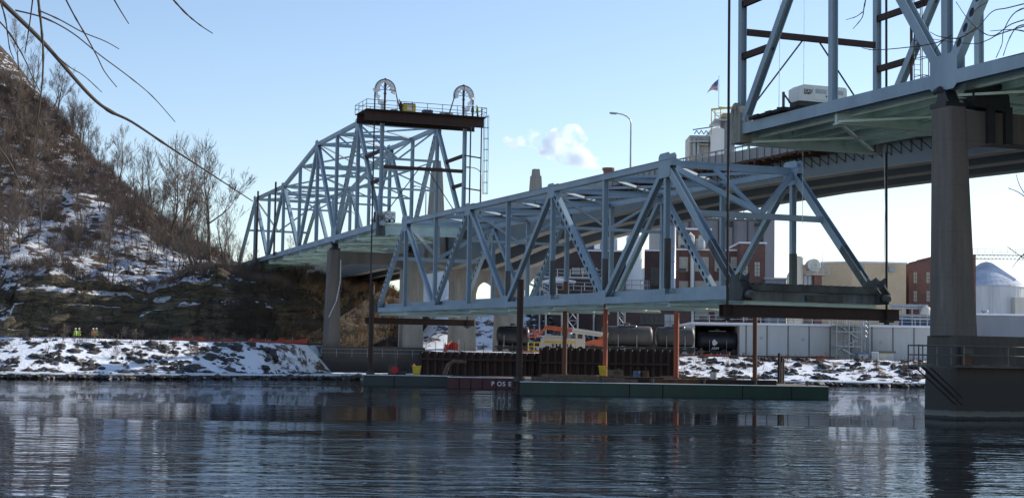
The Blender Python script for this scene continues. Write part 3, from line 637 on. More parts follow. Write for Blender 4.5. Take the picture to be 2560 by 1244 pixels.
# strand-jack wheels wrapped in torn plastic sheeting
M['plastic'] = None
g = NT('torn_plastic_sheet'); g.p.inputs['Base Color'].default_value = (.88, .89, .90, 1); g.p.inputs['Roughness'].default_value = .45; g.p.inputs['Alpha'].default_value = .86; g.bump(g.noise(2.5, 5), .8, .2); M['plastic'] = g.m
for t0, lab, flip in ((.25, 'half wheel strand guide wrapped in torn white plastic above the left truss, nearest', 1), (10.2, 'half wheel strand guide with hanging white plastic near the hanging ladder', -1)):
    g0 = thing('strand_guide', B(0, t0, 31.68), lab, 'strand guide', 'strand guides on the work platform')
    zc = 34.5; m = MB(); m.tube([B(0, t0, 31.7), B(0, t0, 35.9)], .13, 8)
    for zz in (33.0, 34.0, 34.9): m.tube([B(0, t0, zz), B(0, t0, zz + .1)], .2, 8)
    m.build('post', 'black_steel', g0)
    m = MB(); pts = [B(0, t0 + 1.25 * math.cos(a), zc + 1.25 * math.sin(a)) for a in [math.pi * k / 14 for k in range(15)]]
    for off in (-.02, .02): m.tube([p + Dv * off * 10 for p in pts], .05, 4, cap=True)
    m.build('rim', 'black_steel', g0)
    m = MB()
    for a in (0, .25, .5, .75, 1): m.tube([B(0, t0, zc), B(0, t0 + 1.25 * math.cos(math.pi * a), zc + 1.25 * math.sin(math.pi * a))], .035, 4)
    m.build('spoke', 'black_steel', g0)
    m = MB(); m.tube([B(.02, t0 + flip * 1.25, zc), B(.02, t0 + flip * 1.35, zc - .6), B(.02, t0 + flip * 1.85, 32.2)], [.06, .07, .09], 5); m.tube([B(.0, t0 - flip * 1.25, zc), B(.0, t0 - flip * 1.25, 31.7)], .09, 5); m.build('strand_bundle', 'black_steel', g0)
    m = MB(); nA = 22; rows = []
    for k in range(nA + 1):
        a = math.pi * (-.12 + 1.22 * k / nA); ri = .72 + .35 * noise.noise(Vector((k * .45, t0, 0))); ro = 1.33
        for r_, o_ in ((ro, .1), (ri, .14 + .1 * noise.noise(Vector((k * .9, t0, 3)))), (ri, -.14), (ro, -.1)): rows.append(B(o_ / BP, t0 - flip * r_ * math.cos(a) * -1, zc + r_ * math.sin(a)))
    m.add(rows, [(4 * k + j, 4 * k + 4 + j, 4 * k + 4 + (j + 1) % 4, 4 * k + (j + 1) % 4) for k in range(nA) for j in range(4)])
    st = []; nB = 12      # hanging torn tail
    for k in range(nB + 1):
        f = k / nB; cx = lerp(-flip * 1.2, -flip * .15, sm(f)) ; zz = lerp(zc + .1, 31.85, f); wd = .30 + .14 * math.sin(k * 1.9)
        for dx, dd in ((-wd, .12 * math.sin(k * 1.3)), (0, .3 * math.cos(k)), (wd, -.1)): st.append(B(dd / BP, t0 + cx + dx, zz))
    m.add(st, [(3 * k + j, 3 * k + 3 + j, 3 * k + 4 + j, 3 * k + 1 + j) for k in range(nB) for j in range(2)])
    m.build('plastic_sheet', 'plastic', g0, smooth=True)
def small_machine(name, c, w_, d_, h_, mat, label, cat, cab=True):
    r = thing(name, c, label, cat); m = MB(); x = Nv; y = Dv; c = Vector(c)
    m.obox(c + Zv * h_ * .5, x * w_ * .5, y * d_ * .5, Zv * h_ * .38); m.build('housing', mat, r)
    m = MB(); m.obox(c + Zv * h_ * .06, x * w_ * .55, y * d_ * .55, Zv * h_ * .06); m.obox(c + Zv * h_ * .93, x * w_ * .47, y * d_ * .47, Zv * h_ * .045); m.build('skid', 'black', r)
    m = MB(); m.obox(c + Zv * h_ * .55 - y * d_ * .51, x * w_ * .22, y * .02, Zv * h_ * .2); m.tube([c + x * w_ * .3 + Zv * h_ * .9, c + x * w_ * .3 + Zv * h_ * 1.2], .05, 6); m.build('exhaust', 'white' if cab else 'black', r); return r
small_machine('compressor', B(0, 3.2, 31.69), 1.5, 1.2, 1.35, 'yellow', 'yellow compressor box on the work platform between the two strand guides', 'compressor')
M['blue_mach'] = simple('blue_pump_paint', (.04, .09, .2), .4, .2, 2)
small_machine('hydraulic_pump', B(0, 5.6, 31.69), 1.2, .8, .75, 'blue_mach', 'low blue pump set on the middle of the work platform', 'pump', False)
small_machine('tool_box', B(0, 8.0, 31.69), 1.5, .8, .62, 'metal', 'grey tool chest on the work platform near the right strand guide', 'tool box', False)
small_machine('reel_box', B(0, 1.4, 31.69), .8, .6, .5, 'blue_mach', 'small dark box beside the nearest strand guide post', 'box', False)

# hanging strands
for s_, t_, z0, z1, lab in ((0, -1.0, 6.9, 31.5, 'dark strand bundle from platform to left lifting beam, near side'), (0, 11.2, 6.9, 31.5, 'dark strand bundle from platform to left lifting beam, far side'), (8, -1.0, 6.0, 38, 'dark strand bundle holding the near end of the right lifting beam'), (8, 11.2, 6.0, 38, 'dark strand bundle holding the far end of the right lifting beam')):
    m = MB()
    for dx, dy in ((.05, 0), (-.05, 0), (0, .05), (0, -.05)): m.tube([B(s_, t_ + dx, z0) + Dv * dy, B(s_, t_ + dx, z1) + Dv * dy], .045, 5)
    tag(m.build('lifting_strands', 'black_steel'), lab, 'cable', 'strand bundles carrying the lowered span')
for s_, zc, lab in ((0, 6.82, 'rusty lifting beam under the far left end of the lowered span'), (8.0, 6.03, 'rusty lifting beam under the near right end of the lowered span')):
    r = thing('lifting_beam', B(s_, 5.3, zc), lab, 'lifting beam'); m = MB()
    for dd in (-.28, .28): m.ibeam(B(s_, -1.45, zc) + Dv * dd, B(s_, 12.0, zc) + Dv * dd, Zv, .76 if s_ else .72, .42)
    m.build('girder', 'rust', r)
    m = MB()
    for t_ in (-1.0, 11.2): m.obox(B(s_, t_, zc - .45), Nv * .3, Dv * .45, Zv * .06); m.obox(B(s_, t_, zc - .56), Nv * .12, Dv * .12, Zv * .1)
    m.build('anchor_plate', 'black_steel', r)
    m = MB()
    for k in range(2): m.obox(B(s_, -.8 + k * 12.2 * .96, zc), Nv * .012, Dv * .49, Zv * .33)
    m.build('stiffener', 'rust', r)
# extra dangling lines
for s_, t_, z0, z1, lab in ((8, 4.6, 12, 40, 'thin pale rope hanging over the right end of the lowered span'), (8.2, 9.5, 9, 17.3, 'thin pale rope hanging from the right truss floor'), (8.4, .2, 18.7, 40, 'thin tag line hanging down beside the white generator')):
    m = MB(); m.tube([B(s_, t_, z0), B(s_, t_ + .1, lerp(z0, z1, .5)), B(s_, t_, z1)], .018, 4); tag(m.build('rope', 'metal'), lab, 'rope')

# ------------------------------------------------------------------ piers
def tapered(m, s, t0, t1, z0, t2, t3, z1, ds0=1.5, ds1=1.2, ch=.25):
    vs = []; ring = []
    k = 5 if ch > .1 else 1
    for sx, sy in ((1, 1), (-1, 1), (-1, -1), (1, -1)):
        for i in range(k + 1):
            a = math.pi / 2 * i / k
            ca, sa = (math.cos(a), math.sin(a)) if sx * sy > 0 else (math.sin(a), math.cos(a))
            ring.append((sx * (1 - ch + ch * ca), sy * (1 - ch + ch * sa)))
    n = len(ring)
    for (a, b, z, ds) in ((t0, t1, z0, ds0), (t2, t3, z1, ds1)):
        c = Vector(B(s, (a + b) / 2, z)); hw = (b - a) / 2
        for p, q in ring: vs.append(c + Nv * hw * p + Dv * ds * q)
    m.add(vs, [tuple(range(n))[::-1], tuple(range(n, 2 * n))] + [(i, (i + 1) % n, n + (i + 1) % n, n + i) for i in range(n)])
def old_pier(s, label, zcap, footz, ft0, ft1, foot_s, flare, ledge=1.3, cc=(0, 0)):
    r = thing('bridge_pier', B(s, BW / 2, 0), label, 'bridge pier')
    w0, w1 = flare
    for t in (cc[0], BW + cc[0]):
        m = MB(); tapered(m, s, t + cc[1] - w0, t + cc[1] + w0, footz, t - w1, t + w1, zcap, 1.05, .78, .45); m.build('column', 'conc', r)
    m = MB(); N = 16; zs_ = []
    a0, a1 = cc[0] + w1 - .1, BW + cc[0] - w1 + .1
    for i in range(N + 1):
        t = lerp(a0, a1, i / N); q = 2 * i / N - 1; zz = zcap - 1.75 - .55 * min(1, abs(q) ** 5) ; zs_ += [B(s, t, zz) - Dv * .72, B(s, t, zz) + Dv * .72, B(s, t, zcap - .15) - Dv * .72, B(s, t, zcap - .15) + Dv * .72]
    m.add(zs_, [f for i in range(N) for f in ((4 * i, 4 * i + 4, 4 * i + 5, 4 * i + 1), (4 * i + 2, 4 * i + 3, 4 * i + 7, 4 * i + 6), (4 * i + 1, 4 * i + 5, 4 * i + 7, 4 * i + 3), (4 * i, 4 * i + 2, 4 * i + 6, 4 * i + 4))]); m.build('cap_beam', 'conc', r)
    m = MB(); tapered(m, s, ft0, ft1, -2, ft0 + .12, ft1 - .12, footz - ledge, foot_s, foot_s, .02); tapered(m, s, ft0 + .1, ft1 - .1, footz - ledge + .002, ft0 + .15, ft1 - .15, footz, foot_s - .12, foot_s - .12, .02); m.build('footing', 'conc_dark', r)
    for t in (0, BW):
        m = MB(); c = B(s, t, zcap); m.obox(c + Zv * .12, Nv * .6, Dv * .7, Zv * .12); m.prism([c + Dv * a + Zv * b - Nv * .35 for a, b in ((-.6, .24), (.6, .24), (.2, .95), (-.2, .95))], Nv * .7); m.lathe(c + Zv * .98 - Nv * .45, [(.01, 0), (.16, 0), (.16, .9), (.01, .9)], 14, 'y'); m.build('bearing', 'black_steel', r)
    return r
pR = old_pier(10, 'massive dark concrete pier in the river at the right edge', 16.15, 4.25, -.58, 13, 1.35, (.92, .64), 1.5, (.08, .25))
pL = old_pier(-2, 'far concrete pier under the left truss at the foot of the bluff', 16.5, 3.85, -1.9, 12.4, 1.9, (1.02, .74), 1.5, (-.15, 0))
# seismic restrainer saddle on the right pier
m = MB()
for k, off in ((0, -.55), (1, .55)):
    c = B(10, 2.6, 15.9) - Dv * .80
    m.obox(c + Nv * (off) - Zv * .6 - Dv * .08, Nv * .22, Dv * .12, Zv * 1.0)
pts = [B(10, t, z) - Dv * .95 for t, z in ((1.0, 16.2), (3.3, 16.0), (3.2, 16.9), (2.6, 17.6), (1.5, 17.7), (.9, 17.0))]; m.prism(pts, Dv * .9)
m.build('restrainer_bracket', 'black_steel', pR)
# work gallery round the right footing
gal = thing('work_gallery', B(10, -2.5, 2.7), 'narrow railed steel gallery bracketed to the near pier footing', 'gallery'); sF = 10 + 1.42 / BP
m = MB(); m.bbox(sF - .02, sF + .07, -3.3, 13, 2.62, 2.72); m.build('walkway', 'steel_dirty', gal)
railing(gal, [B(sF + .06, -3.3, 2.72), B(sF + .06, 13, 2.72)], .98, 2.6, 'gallery_rail', .035); railing(gal, [B(sF - .02, -3.3, 2.72), B(sF + .06, -3.3, 2.72)], .98, 1, 'gallery_rail', .035)
railing(gal, [B(sF - .02, -3.3, 2.72), B(sF - .02, -.7, 2.72)], .98, 1, 'gallery_rail', .035)
m = MB()
for ds in (0, .05): m.tube([B(sF + ds, -3.1, 2.65), B(sF + ds, -.62, .75)], .04, 5); m.tube([B(sF + ds, -2.6, 2.65), B(sF + ds, -.62, 1.1)], .04, 5)
m.build('brace', 'black_steel', gal)
m = MB(); m.bbox(sF + .0, sF + .03, -.3, .25, 3.3, 3.75); m.build('control_box', 'black', gal)
m = MB(); m.bbox(sF + .0, sF + .02, -.25, .2, 2.75, 3.2); m.build('notice_board', 'rust_light', gal)
# left pier footing rail and drain pipe
gl = thing('pier_railing', B(-2, 5, 1.9), 'thin grey railing along the left pier footing ledge', 'railing'); sL = -2 + 2.0 / BP
railing(gl, [B(sL, -2, 2.45), B(sL, 12.5, 2.45)], 1.05, 2.0, 'metal', .03)
m = MB(); m.tube([B(-2, .6, 15.2) - Dv * .95, B(-2, .6, 12.5) - Dv * 1.05, B(-2, .1, 9.8) - Dv * 1.15, B(-2, -.9, 7.6) - Dv * 1.2], .09, 6); m.build('drain_pipe', 'metal', pL)

# ------------------------------------------------------------------ the new girder bridge behind
nb = thing('girder_bridge', B(4, 21, 17), 'new grey steel girder bridge with rusty falsework behind the old truss', 'bridge')
ztopN = lambda s: pw(s, [(-12, 19.6), (0, 20.25), (3, 20.1), (5, 19.75), (8, 19.0), (14, 17.2)])       # deck underside
zbotN = lambda s: pw(s, [(-12, 15.2), (-5, 16.2), (-4, 15.6), (-3, 14.9), (-2, 14.4), (-1, 15.2), (0, 16.3), (1, 17.0), (2, 17.4), (4, 17.75), (5.5, 17.72), (7, 17.3), (9, 16.6), (10, 15.6), (11, 14.6), (12, 13.6), (14, 13.5)])
SS = [-12 + i * .5 for i in range(53)]
for t in (15.5, 20.0, 24.5):
    m = MB()
    for a, b in zip(SS, SS[1:]):
        m.bbox(a, b, t - .02, t + .02, zbotN(a), ztopN(a), 0, zbotN(b), ztopN(b))
    m.build('girder_web', 'grey_girder', nb)
    m = MB()
    for a, b in zip(SS, SS[1:]): m.bbox(a, b, t - .03, t + 1.25, zbotN(a) - .06, zbotN(a), 0, zbotN(b) - .06, zbotN(b))
    m.build('bottom_flange', 'girder_soffit', nb)
    m = MB()
    for a, b in zip(SS, SS[1:]): m.bbox(a, b, t + 1.18, t + 1.22, zbotN(a) + .002, ztopN(a), 0, zbotN(b) + .002, ztopN(b))
    m.build('girder_web', 'grey_girder', nb)
m = MB()
for a, b in zip(SS, SS[1:]): m.bbox(a, b, 14.0, 28.2, ztopN(a), ztopN(a) + .28, 0, ztopN(b), ztopN(b) + .28)
m.build('deck_slab', 'conc_parapet', nb)
for t in (14.0, 27.9):
    m = MB()
    for a, b in zip(SS, SS[1:]): m.bbox(a, b, t, t + .3, ztopN(a) + .282, ztopN(a) + .95, 0, ztopN(b) + .282, ztopN(b) + .95)
    m.build('parapet', 'conc_parapet', nb)
    m = MB()
    for a, b in zip(SS, SS[1:]): m.bbox(a, b, t + .05, t + .2, ztopN(a) + 1.22, ztopN(a) + 1.35, 0, ztopN(b) + 1.22, ztopN(b) + 1.35)
    s = -11.9
    while s < 13.8: m.bbox(s, s + .022, t + .06, t + .19, ztopN(s) + .952, ztopN(s) + 1.22); s += .26
    m.build('parapet_rail', 'metal', nb)
m = MB(); s = -1.0; rnd = random.Random(5)
while s < 12.5:
    z = ztopN(s); L_ = rnd.uniform(.05, .14)
    m.bbox(s, s + L_, 13.75 + rnd.uniform(-.15, .1), 15.3, z - rnd.uniform(.22, .30), z - .01 - rnd.uniform(0, .08)); m.bbox(s, s + .02, 13.7, 15.2, z - rnd.uniform(.35, .55), z - .2); s += L_ + .004
m.build('falsework', 'falsework', nb)
s = 3.2
while s < 11.5:
    m = MB(); z = ztopN(s); zb_ = zbotN(s); zk = lerp(z, zb_, .62)
    m.tube([B(s, 13.95, z - .3), B(s, 15.44, zk)], .035, 4); m.tube([B(s, 15.42, z - .3), B(s, 15.42, zk - .05)], .03, 4); m.tube([B(s, 13.95, z - .3), B(s, 15.44, z - .3)], .035, 4); m.tube([B(s, 13.9, z - .3), B(s, 13.9, z + 1.3)], .03, 4)
    m.build('overhang_bracket', 'black_steel', nb); s += .11
for s_ in (-2, 10.5):
    np_ = thing('bridge_pier', B(s_, 21, 0), 'pale new concrete pier with arched openings under the girder bridge' if s_ < 0 else 'new concrete pier of the girder bridge beyond the right pier', 'bridge pier')
    zc = 14.2 if s_ < 0 else 13.3
    for a, b in ((9.4, 12.0), (16.4, 19.5), (23.0, 26.2)):
        if s_ > 0 and a < 10: continue
        m = MB(); tapered(m, s_, a - .15, b + .15, 1, a, b, 8.6, 1.6, 1.4, .2); m.build('column', 'conc_new', np_)
    spans = [(12.0, 16.4, 1.9, 15.0), (19.5, 23.0, 1.9, 13.0)] if s_ < 0 else [(19.5, 23.0, 1.9, 13.0)]
    m = MB()
    blocks = ((9.4, 12.0), (16.4, 19.5), (23.0, 26.2)) if s_ < 0 else ((16.4, 19.5), (23.0, 26.2))
    for a, b in blocks: m.bbox(s_ - .118, s_ + .118, a, b, 8.602, zc + 1.4)
    for a, b, rr_, ztp in spans:
        ztp = min(ztp, zc + .9); N = 14; pr = []
        for i in range(N + 1):
            t = lerp(a, b, i / N); q = 2 * i / N - 1; zz = ztp - (1 - math.sqrt(max(0, 1 - q * q))) * ((b - a) / 2)
            pr += [B(s_ - .118, t, zz), B(s_ + .118, t, zz), B(s_ - .118, t, zc + 1.4), B(s_ + .118, t, zc + 1.4)]
        m.add(pr, [f for i in range(N) for f in ((4 * i, 4 * i + 4, 4 * i + 5, 4 * i + 1), (4 * i + 2, 4 * i + 3, 4 * i + 7, 4 * i + 6), (4 * i + 1, 4 * i + 5, 4 * i + 7, 4 * i + 3), (4 * i, 4 * i + 2, 4 * i + 6, 4 * i + 4))])
    m.prism([B(s_ - .118, 26.2, 11.5), B(s_ - .118, 26.2, zc + 1.4), B(s_ - .118, 29.2, zc + 1.4), B(s_ - .118, 28.6, zc + .3), B(s_ - .118, 27.2, 12.8)], B(s_ + .118, 0, 0) - B(s_ - .118, 0, 0)); m.build('pier_wall', 'conc_new', np_)
    if s_ < 0:
        for t0, t1, zt_, lab in ((13.0, 14.9, 29.0, 'tall tapered concrete pylon rising behind the left truss'), (27.6, 29.3, 28.7, 'tapered concrete pylon top rising above the lowered span')):
            py_ = thing('pylon', B(s_, (t0 + t1) / 2, zc), lab, 'pylon'); c = (t0 + t1) / 2; m = MB(); tapered(m, s_, c - 1.25, c + 1.25, zc + 1.41, c - .62, c + .62, zt_ - .7, 1.2, .62, .05); tapered(m, s_, c - .5, c + .5, zt_ - .698, c - .42, c + .42, zt_ + .25, .5, .42, .05); m.build('shaft', 'conc_new', py_)
# street lamp on the new bridge
def street_lamp(p, h, label, arm=1):
    r = thing('street_lamp', p, label, 'street lamp', 'street lamps on the bridges'); p = Vector(p)
    m = MB(); d = -Nv * arm; m.tube([p, p + Zv * (h - .8)] + [p + Zv * (h - .8 + .8 * math.sin(a)) + d * (1.5 - 1.5 * math.cos(a)) for a in (.4, .8, 1.2, 1.57)], [.11, .08, .07, .06, .06, .055], 7); m.build('pole', 'metal', r)
    m = MB(); c = p + Zv * h + d * 1.9; m.obox(c, Nv * .38, Dv * .14, Zv * .06); m.obox(c - Zv * .09, Nv * .28, Dv * .1, Zv * .03); m.build('lamp_head', 'metal', r); return r
street_lamp(B(3.64, 14.2, 21.3), 5.5, 'tall grey street lamp on the new bridge deck right of the steam cloud', 1)
for s_, lab in ((-2.5, 'curved street lamp seen through the left truss near the pier'), (-6, 'curved street lamp seen through the far end of the left truss'), (-.4, 'curved street lamp behind the jacking frame')):
    street_lamp(B(s_, 14.2, ztopN(s_) + .95), 5.2, lab, 1)

# ------------------------------------------------------------------ generators
def generator(c, L, Wd, Hh, label, dec, wheels, xd=None, lift=.5):
    c = Vector(c); x = (xd or Nv).normalized(); y = Zv.cross(x); r = thing('generator_trailer', c, label, 'generator'); m = MB(); a, b = L / 2, Wd / 2; z0, z1 = lift, lift + Hh
    prof = [(-a, z0), (a, z0), (a, z1 - .12), (a - .12, z1), (-a + .35, z1), (-a, z1 - .22)]
    m.prism([c + x * p + Zv * q - y * b for p, q in prof], y * Wd); m.build('enclosure', 'white', r)
    m = MB(); m.obox(c + Zv * (z0 - .15), x * a * .97, y * b * .9, Zv * .145); m.build('chassis', 'black', r)
    for k, (p0, p1) in enumerate(((-a * .42, a * .22), (a * .28, a * .92))):
        m = MB(); cc = c + x * (p0 + p1) / 2 + Zv * (z0 + Hh * .48) - y * (b + .012); m.obox(cc, x * (p1 - p0) / 2, y * .012, Zv * Hh * .36); dr = m.build('door', 'white', r)
        m = MB(); m.obox(cc + Zv * Hh * .16 - y * .016, x * (p1 - p0) * .36, y * .008, Zv * Hh * .13); m.build('louvre', 'metal', dr)
        m = MB(); m.obox(cc + x * ((p1 - p0) * (.36 if k == 0 else -.36)) - Zv * Hh * .12 - y * .02, x * .045, y * .01, Zv * .05); m.build('latch', 'black', dr)
    for wx in wheels:
        for sg in (-1, 1):
            wr = thing('x', (0, 0, 0), '', '') if 0 else None
            cc = c + x * wx + y * sg * (b - .02) + Zv * (.3 if L < 2.5 else .5); m = MB(); n = 16
            ring = [[cc + (x * math.cos(2 * math.pi * k / n) + Zv * math.sin(2 * math.pi * k / n)) * rr_ + y * sg * o_ for k in range(n)] for rr_, o_ in ((.02, .07), (.17, .08), (.2, .1), (.29, .1), (.31, .0), (.29, -.1), (.02, -.1))]
            vs_ = [v for q in ring for v in q]; fs_ = [(i * n + k, i * n + (k + 1) % n, (i + 1) * n + (k + 1) % n, (i + 1) * n + k) for i in range(6) for k in range(n)]
            m.add(vs_, fs_); m.mi = [1 if i < n * 2 else 0 for i in range(len(fs_))]; m.build('wheel', ['rubber', 'white'], r)
    m = MB(); m.beam(c - x * a + Zv * .25, c - x * (a + 1.2) + Zv * .25, Zv, .1, .12); m.beam(c - x * (a + .75) + Zv * .05, c - x * (a + .75) + Zv * 1.3, x, .13, .13); m.beam(c - x * (a + .75) + Zv * 1.2, c - x * (a + .05) + Zv * .4, y, .08, .09); m.build('drawbar', 'wood' if L > 2.5 else 'black', r)
    if dec:
        m = MB(); p = c - x * a * .80 + Zv * (z0 + Hh * .72) - y * (b + .012); m.prism([p, p + x * .62, p + x * .56 - Zv * .2, p + x * .42 - Zv * .31, p - Zv * .31], -y * .008); m.build('decal_panel', 'black', r)
        text_mesh('CAT', .27, p + x * .03 - Zv * .22 - y * .01, x, Zv, 'lettering', 'white', r, .004)
    m = MB(); q = c + x * .1 + Zv * z1; m.tube([q - x * .15, q - x * .15 + Zv * .1, q + x * .15 + Zv * .1, q + x * .15], .025, 4); m.build('lifting_eye', 'metal', r)
    return r
zdk = zR(8.4) + .395
gx = (Nv * .97 + Dv * -.1)
generator(B(8.42, 2.9, zdk + .18), 3.5, 1.3, 1.05, 'white trailer generator with black tyres on the tip of the right truss', True, (a_ for a_ in (1.0,)), Nv, .72)
mt = thing('timber_mats', B(8.25, 1, zdk), 'dark timber crane mats under the white generator', 'timber mats')
for k in range(6):
    m = MB(); m.beam(B(8.2 + k * .07, -.55 - .15 * (k % 2), zdk + .11), B(8.2 + k * .07, 6.0, zdk + .11), Zv, .2, .66); m.build('mat', 'wood_dark', mt)
zdl = zL(0) + .395
generator(B(-.12, 1.25, zdl), 1.75, 1.1, .98, 'small white generator with twin wheels on the tip of the left truss', False, (-.25, .42), Nv, .42)

# ------------------------------------------------------------------ barges and piles
def barge(x0, x1, y0, y1, z1, mat, label, seams, yoff=0):
    r = thing('barge', ((x0 + x1) / 2, (y0 + y1) / 2, 0), label, 'barge'); m = MB()
    m.prism([(x0, y0, -.6), (x1, y0 + yoff, -.6), (x1, y0 + yoff, z1), (x0, y0, z1)], (0, y1 - y0, 0)); m.build('hull', mat, r)
    for sx in seams: yy = lerp(y0, y0 + yoff, (sx - x0) / (x1 - x0)); m = MB(); m.box(sx - .04, sx + .04, yy - .03, yy + .01, -.5, z1 - .02); m.build('seam_gap', 'dark_hole', r)
    m = MB(); m.prism([(x0, y0 - .04, z1 + .002), (x1, y0 + yoff - .04, z1 + .002), (x1, y0 + yoff - .04, z1 + .05), (x0, y0 - .04, z1 + .05)], (0, .5, 0)); m.build('snowy_rim', 'snow', r)
    m = MB(); m.prism([(x0 + .02, y0 + .45, z1 + .003), (x1 - .02, y0 + yoff + .45, z1 + .003), (x1 - .02, y0 + yoff + .45, z1 + .03), (x0 + .02, y0 + .45, z1 + .03)], (0, y1 - y0 - .5, 0)); m.build('deck', 'wood', r); return r
g_ = barge(.75, 24.0, 115.6, 127, .93, 'green_hull', 'long dark green barge in front of the lowered span', [9.0, 11.5, 17.5, 21.2], .4)
barge(-13.4, -5.5, 141.2, 149, .92, 'teal_hull', 'small dark teal barge left of the maroon barge', [-10.6])
mb_ = barge(-5.45, .35, 134.5, 144, .93, 'maroon_hull', 'maroon barge lettered in white beside the dark piling', [-4.4, -3.4, -2.4, -1.2, 0])
for k, ch in enumerate('POSE'): text_mesh(ch, .54, (at(1228 + k * 14.2, 960, 134.46).x, 134.46, .26), (1, 0, 0), (0, 0, 1), 'lettering', 'white', mb_)
barge(1.2, 19, 131, 146, .95, 'teal_hull', 'dark work barge behind the green barge carrying timber mats', [6, 12])
rnd = random.Random(11)
for k in range(26):
    Y = rnd.choice((118, 119.5, 121, 123, 125, 133, 136, 139)); x0 = rnd.uniform(1.5, 16); L_ = rnd.uniform(2.5, 7); z = .965 if Y < 127 else .985
    m = MB(); a = rnd.uniform(-.06, .06); h_ = rnd.uniform(.16, .42); p = Vector((x0, Y, z + h_ / 2 + .003 * k % .01)); q = p + Vector((L_, L_ * a, 0)); m.beam(p, q, Zv, h_, rnd.uniform(.3, .9))
    tag(m.build('timber_baulk', rnd.choice(('wood', 'wood', 'wood_dark', 'rust_light'))), 'weathered timber baulk lying on a barge deck among many alike', 'timber', 'timber baulks on the barge decks')
for k in range(6):
    r = thing('bollard', (3.0 + k * 3.9, 116.6, .96), 'small black bollard on the edge of the green barge, one of a row', 'bollard', 'bollards along the green barge'); m = MB(); x = 3.0 + k * 3.9
    m.lathe((x, 116.6, .96), [(.09, 0), (.09, .3), (.14, .33), (.14, .38), (.01, .4)], 10); m.build('post', 'black_steel', r); m = MB(); m.box(x - .2, x + .2, 116.45, 116.75, .961, .99); m.build('base_plate', 'black_steel', r)
for k, (x, Y) in enumerate(((4.2, 124), (13.8, 122), (18.5, 121.5), (7.5, 137))):
    z = .97 if Y < 127 else .99; m = MB(); n = 3
    for j in range(n): m.lathe((x, Y, z + .1 * j), [(.22, 0), (.38, 0), (.40, .05), (.38, .1), (.22, .1)], 16)
    tag(m.build('rope_coil', 'wood'), ('coil of thick rope near the spud pile on the green barge', 'coil of thick rope in the middle of the green barge', 'coil of thick rope near the slender brown pile', 'coil of rope on the dark work barge')[k], 'rope coil')
for k, (x, Y, mt_, lab) in enumerate(((10.2, 124, 'blue_mach', 'blue fuel drum on the green barge'), (10.9, 124.2, 'rust_light', 'rusty drum beside the blue fuel drum'), (16.4, 124, 'metal', 'grey steel drum near the right orange pile'))):
    m = MB(); m.lathe((x, Y, .97), [(.01, 0), (.29, 0), (.3, .28), (.285, .3), (.3, .32), (.3, .56), (.285, .58), (.29, .86), (.01, .86)], 16); tag(m.build('drum', mt_), lab, 'drum')
def pile(px, ytop, ybot, Y, wd, mat, label, kind='pipe', col_='piling', z0=None):
    a = at(px, ytop, Y); b = at(px, ybot, Y); x = b.x; r = thing('pile', (x, Y, -1), label, 'pile'); m = MB()
    zb_ = -1.5 if z0 is None else z0
    if kind == 'pipe': m.tube([(x, Y, zb_), (x, Y, a.z)], wd / 2, 14)
    else: m.ibeam((x, Y, zb_), (x, Y, a.z), (1, 0, 0), wd, wd)
    m.build('shaft', mat, r, smooth=False)
    m = MB(); m.lathe((x, Y, 0), [(wd * .5, .95), (wd * .85, .95), (wd * .85, 1.3), (wd * .5, 1.3)], 12); m.build('collar', 'black_steel', r)
    if kind == 'pipe': m = MB(); m.lathe((x, Y, a.z), [(wd * .5, 0), (wd * .45, .06), (.01, .25 if mat == 'orange' else .07)], 14); m.build('cap', mat, r)
    return r
pile(1297, 700, 985, 116.6, .50, 'rust', 'tall black spud pile at the left end of the green barge', 'pipe')
pile(925, 705, 960, 142, .46, 'rust', 'tall dark pile beside the teal barge at the left lifting beam', 'pipe')
pile(1411, 705, 935, 142, .44, 'rust_light', 'slim brown pile behind the maroon barge under the span', 'pipe')
pile(1512, 760, 945, 129.2, .40, 'orange', 'orange pile with a yellow bin at its foot', 'pipe')
pile(1690, 782, 955, 128.6, .44, 'orange', 'orange pile with pointed top beside the sheet pile wall end', 'pipe')
pile(1887, 770, 945, 129, .38, 'rust_light', 'slender brown pile standing under the right lifting beam', 'pipe')
dp = thing('mooring_dolphin', at(1955, 960, 128), 'cluster of broken black timber piles beyond the green barge', 'mooring dolphin')
for dx, yt in ((-.22, 882), (.05, 892), (.2, 894), (-.05, 905)):
    zt_ = at(1955, yt, 128).z; xx = at(1955, 960, 128).x + dx; m = MB(); m.tube([(xx, 128.6 + dx, -1), (xx + .03, 128.6 + dx, zt_)], [.13, .11], 7); m.build('timber', 'wood_dark', dp)

# sheet pile wall
def sheetpile(x0, x1, Y, z1, label, wale):
    r = thing('sheet_pile_wall', ((x0 + x1) / 2, Y, 0), label, 'sheet pile wall'); m = MB(); x = x0; pr = []; ph = 0
    while x < x1: 
        for dx, dy in ((0, 0), (.28, 0), (.42, .3), (.70, .3), (.84, 0)): pr.append((x + dx, Y + dy))
        x += .84
    vs_ = []
    for i, (px_, py_) in enumerate(pr): zt_ = z1 + .06 * noise.noise(Vector((int(i / 5) * 1.7, 2, 0))); vs_ += [(px_, py_, -1), (px_, py_, zt_)]
    m.add(vs_, [(2 * i, 2 * i + 2, 2 * i + 3, 2 * i + 1) for i in range(len(pr) - 1)]); m.build('sheeting', 'rust', r)
    m = MB(); m.box(x0, x1, Y - .3, Y - .02, wale, wale + .22); m.box(x0, x1, Y - .22, Y - .02, wale + .22, wale + .26); m.build('wale', 'rust', r); return r
sheetpile(-10.2, 3.1, 172.6, 3.25, 'lower rusty sheet pile wall behind the maroon barge', 2.3)
sheetpile(3.2, 17.8, 171.4, 3.85, 'taller rusty sheet pile wall behind the yellow bin', 2.1)
